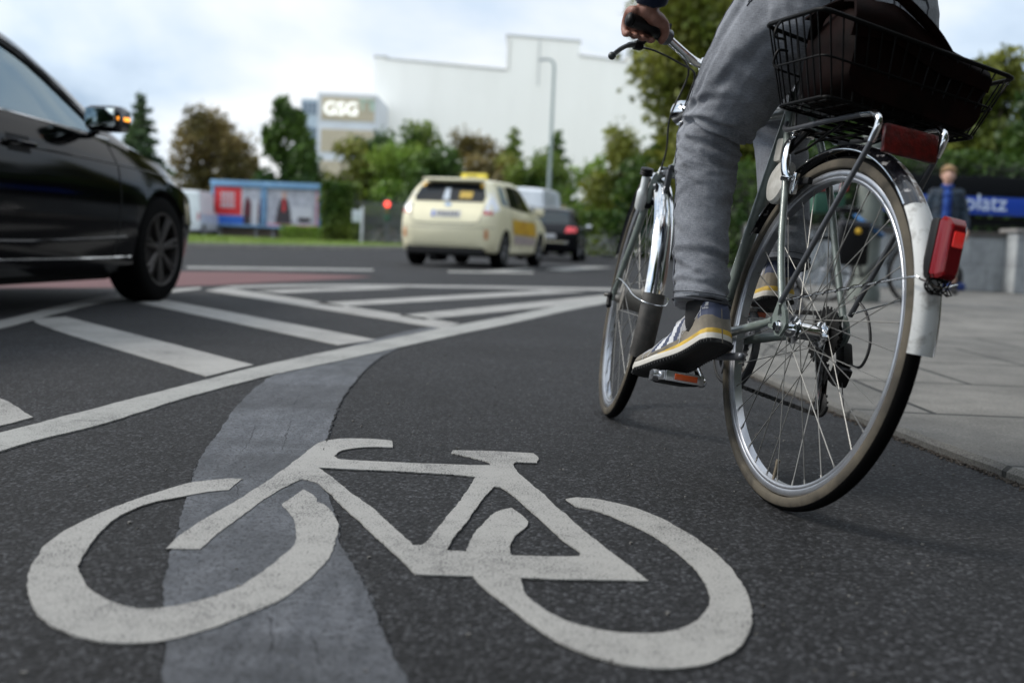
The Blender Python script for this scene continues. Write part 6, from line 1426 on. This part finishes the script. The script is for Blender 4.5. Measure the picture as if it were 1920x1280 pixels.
b = MB(); b.lathe([(.018, 0), (.022, .002), (.022, .006), (.018, .006)], (0, -.042, .37), (0, -1, 0), 16); b.build('emblem', M['black'], root)
def simple_bike(label, mw, fcol, group, bag_=False, rr=.34):
    rt_ = empty('parked_bicycle', mw); tag(rt_, label, 'bicycle', group); fm_ = smat('bike_paint', fcol, .35)
    for x_ in (0, 1.04):
        b = MB(); b.lathe([(rr - .018 + .018 * math.cos(a), .018 * math.sin(a)) for a in [2 * PI * i / 8 for i in range(8)]], (x_, 0, rr), (0, 1, 0), 40, closed=True); w_ = b.build('wheel', M['rubber'], rt_)
        b = MB(); b.lathe([(rr - .03, -.01), (rr - .03, .01), (rr - .05, .01), (rr - .05, -.01)], (x_, 0, rr), (0, 1, 0), 40, closed=True)
        for i in range(14):
            a = i * PI / 7; b.tube([(x_, .02 * (-1) ** i, rr), (x_ + math.cos(a) * (rr - .04), 0, rr + math.sin(a) * (rr - .04))], .0018, 4)
        b.tube([(x_, -.06, rr), (x_, .06, rr)], .015, 8); b.build('rim', M['alu'], w_)
        b = MB(); b.tube([(x_ + math.cos(a) * (rr + .025), 0, rr + math.sin(a) * (rr + .025)) for a in [PI * (.1 + .85 * i / 16) for i in range(17)]], .022, 6, flat=(.3, 1)); b.build('mudguard', fm_, rt_)
    b = MB(); BB = V((.42, 0, .28)); 
    for p, q_, r_ in ((BB, (.27, 0, .82), .015), ((.27, 0, .76), (.84, 0, .80), .014), (BB, (.87, 0, .70), .017), ((.88, 0, .66), (.83, 0, .90), .018), (BB, (0, .05, rr), .009), (BB, (0, -.05, rr), .009), ((.27, 0, .78), (0, .05, rr), .008), ((.27, 0, .78), (0, -.05, rr), .008), ((.88, .04, .67), (1.04, .05, rr), .012), ((.88, -.04, .67), (1.04, -.05, rr), .012)): b.tube([p, q_], r_, 8)
    b.build('frame', fm_, rt_)
    b = MB(); b.box((.22, 0, .94), (.26, .15, .06), bev=.028); b.tube([(.27, 0, .80), (.24, 0, .92)], .013, 8); b.build('saddle', M['black'], rt_)
    b = MB(); b.tube(catmull([V((.62, .28, 1.02)), V((.78, .2, 1.03)), V((.82, 0, 1.0)), V((.78, -.2, 1.03)), V((.62, -.28, 1.02))], 5), .013, 8); b.tube([(.83, 0, .9), (.82, 0, 1.0)], .014, 8); b.build('handlebar', M['steel'], rt_)
    b = MB(); b.tube([(-.15, .05, .74), (.2, .05, .74)], .006, 6); b.tube([(-.15, -.05, .74), (.2, -.05, .74)], .006, 6); b.tube([(-.1, .05, .74), (0, .06, rr)], .006, 6); b.tube([(-.1, -.05, .74), (0, -.06, rr)], .006, 6); b.build('rear_rack', M['steel'], rt_)
    return rt_
G1 = 'bicycles parked by the pole'
sb1 = simple_bike('dark bicycle leaning at the grey green pole', place(3.10, 10.7, R(78)), (.02, .02, .022), G1)
sb2 = simple_bike('grey bicycle behind the dark one at the pole', place(3.02, 12.1, R(66)), (.12, .13, .12), G1)
pn = empty('pannier', Matrix.Translation((3.32, 10.55, .03))); tag(pn, 'black pannier with a yellow badge hanging on the dark parked bicycle', 'bag')
b = MB(); b.box((0, -.02, .56), (.30, .14, .40), bev=.05); b.build('bag_body', M['black'], pn); b = MB(); b.ball((.02, -.10, .70), .032, 12, sc=(1, .3, 1)); b.build('badge', smat('badge_yellow', (.7, .42, .03), .5), pn)
b = MB(); b.box((.0, -.02, .77), (.31, .15, .06), bev=.025); b.build('flap', smat('flap_dark', (.03, .03, .035), .7), pn)
cq = empty('shopping_crate', Matrix.Translation((3.20, 11.1, .03))); tag(cq, 'red and white crate with a green base on the parked bicycles', 'crate')
b = MB(); b.box((0, 0, 1.16), (.36, .24, .10), bev=.03); b.build('crate_rim', smat('crate_red', (.50, .03, .04), .5), cq); b = MB(); b.box((.02, -.01, 1.165), (.15, .24, .11), bev=.02); b.build('label_plate', smat('crate_white', (.6, .6, .6), .5), cq); b = MB(); b.box((0, 0, .99), (.32, .22, .22), bev=.03); b.build('crate_body', smat('crate_green', (.02, .08, .05), .6), cq)
G2 = 'bicycles parked under the far hedge'
q = far_point(1112, 470, 40)
for i, (dx, hd, lb) in enumerate(((0, 84, 'pale bicycle parked under the hedge nearest the black estate car'), (.75, 96, 'bicycle parked under the hedge right of the pale one'))):
    fb = simple_bike(lb, place(q.x + dx * 1.25 - .4, 40 + i * .8, R(hd)), (.30, .30, .29) if i == 0 else (.14, .14, .14), G2)
q = far_point(700, 470, 48)
fb = simple_bike('bicycle left of the red traffic light', place(q.x, 48, R(70)), (.15, .12, .10), 'bicycles beside the taxi')

# ------------------------------------------------------------------ pedestrian
PM = Matrix.Translation((5.70, 14.27, .028)) @ Matrix.Rotation(R(-14), 4, 'Z') @ Matrix.Scale(.97, 4)
blond = smat('blond_hair', (.32, .20, .09), .7, col2=(.22, .13, .06), vscale=40)
man = blob('person', [
    [(V((.09, 0, .90)), .075), (V((.13, -.02, .50)), .055), (V((.19, .02, .10)), .04)], [(V((-.09, 0, .90)), .075), (V((-.08, -.06, .50)), .055), (V((-.09, .02, .10)), .04)],
    [(V((0, 0, .95)), .10), (V((0, 0, 1.15)), .09), (V((0, 0, 1.34)), .09)], [(V((0, 0, 1.40)), .055), (V((0, -.01, 1.52)), .052)],
    [(V((0, -.01, 1.60)), .078), (V((0, 0, 1.65)), .080)], [(V((0, -.045, 1.555)), .048), (V((0, -.045, 1.62)), .06)], [(V((0, -.100, 1.625)), .008), (V((0, -.116, 1.595)), .013)],
    [(V((-.018, -.095, 1.562)), .006), (V((.018, -.095, 1.562)), .006)], [(V((.078, .0, 1.60)), .014), (V((.080, .0, 1.62)), .016)], [(V((-.078, .0, 1.60)), .014), (V((-.080, .0, 1.62)), .016)],
    [(V((.15, 0, 1.36)), .04), (V((.25, .02, 1.12)), .036), (V((.27, -.06, .88)), .032), (V((.275, -.08, .82)), .030)], [(V((-.15, 0, 1.36)), .04), (V((-.25, .03, 1.12)), .036), (V((-.26, -.04, .88)), .032), (V((-.265, -.05, .82)), .030)]]
   + [[(V((s * .27 + .011 * (k - 1.5), -.08 + .008 * k, .80)), .011), (V((s * .27 + .012 * (k - 1.5), -.09 + .008 * k, .73 + .006 * abs(k - 1.5))), .009)] for s in (1, -1) for k in range(4)] + [[(V((s * .25, -.09, .81)), .012), (V((s * .245, -.11, .77)), .010)] for s in (1, -1)],
    .008, smat('skin_pale', (.48, .28, .21), .5), smooth_it=2, mw=PM)
tag(man, 'blond person in a dark jacket and blue top walking before the blue board', 'person')
fl_ = lambda a: (lambda p, q: folds(p, q, [((0, 0, .6), .5, a, 7, 14), ((0, 0, 1.2), .4, a, 7, 14)]))
blob('trousers', [[(V((.09, 0, .93)), .10), (V((.13, -.02, .50)), .072), (V((.175, .02, .24)), .062), 'b'], [(V((-.09, 0, .93)), .10), (V((-.08, -.06, .50)), .072), (V((-.09, .02, .24)), .062), 'b']], .011, smat('brown_trousers', (.085, .07, .06), .9), man, disp=fl_(.01))
blob('jacket', [[(V((.075, .02, .86)), .115), (V((.07, .01, 1.1)), .115), (V((.08, .01, 1.34)), .11), 'a'], [(V((-.075, .02, .86)), .115), (V((-.07, .01, 1.1)), .115), (V((-.08, .01, 1.34)), .11), 'a'],
    [(V((.16, 0, 1.37)), .075), (V((.25, .02, 1.12)), .060), (V((.27, -.055, .88)), .048), 'b'], [(V((-.16, 0, 1.37)), .075), (V((-.25, .03, 1.12)), .060), (V((-.26, -.035, .88)), .048), 'b'], [(V((0, .03, 1.42)), .075), (V((0, .03, 1.46)), .07)]], .011, smat('dark_jacket', (.010, .018, .030), .8, col2=(.014, .03, .05), vscale=9), man, disp=fl_(.012))
blob('top', [[(V((0, -.075, .92)), .058), (V((0, -.085, 1.12)), .06), (V((0, -.07, 1.36)), .062)], [(V((.05, -.03, 1.47)), .032), (V((0, -.06, 1.45)), .035), (V((-.05, -.03, 1.47)), .032)]], .009, smat('blue_top', (.008, .028, .17), .9, spec=.2, col2=(.03, .07, .25), vscale=14), man, disp=fl_(.008))
blob('hair', [[(V((0, .02, 1.665)), .084), (V((0, .0, 1.69)), .078)], [(V((0, .055, 1.58)), .05), (V((0, .05, 1.63)), .06)], [(V((.07, .01, 1.64)), .03), (V((.05, -.05, 1.70)), .035), (V((-.05, -.05, 1.70)), .035), (V((-.07, .01, 1.64)), .03)]], .009, blond, man, disp=lambda p, q: .01 * noise.noise(p * 40))
for x_, y_ in ((.185, .0), (-.09, .0)):
    blob('boot', [[(V((x_, .03, .27)), .055), (V((x_, .02, .10)), .050), (V((x_, .03, .045)), .045)], [(V((x_, .04, .04)), .040), (V((x_, -.06, .045)), .044), (V((x_, -.15, .036)), .036)]], .008, M['sock'], man)
bm_ = empty('backpack', Matrix.Translation((6.45, 15.75, .028))); tag(bm_, 'dark blue and black backpack on the pavement against the tiled wall', 'backpack')
b = MB(); b.ball((0, 0, .21), .20, 20, sc=(.85, .7, 1.05)); b.build('bag_body', M['sock'], bm_); b = MB(); b.box((0, -.05, .07), (.34, .24, .12), bev=.05); b.build('bag_base', smat('bag_blue', (.01, .03, .14), .7), bm_)
b = MB(); b.tube(catmull([V((-.05, 0, .41)), V((0, 0, .46)), V((.05, 0, .41))], 5), .012, 8); b.build('carry_loop', M['sock'], bm_)
wb_ = empty('plastic_bag', Matrix.Translation((6.38, 16.03, .028))); tag(wb_, 'pale bag behind the backpack at the tiled wall', 'bag')
b = MB(); b.ball((0, 0, .24), .22, 20, sc=(.8, .45, 1.1))
for i, v in enumerate(b.v): b.v[i] = v + noise.noise_vector(v * 9) * .02
b.build('bag_body', smat('pale_plastic', (.45, .46, .46), .5), wb_, smooth=60)
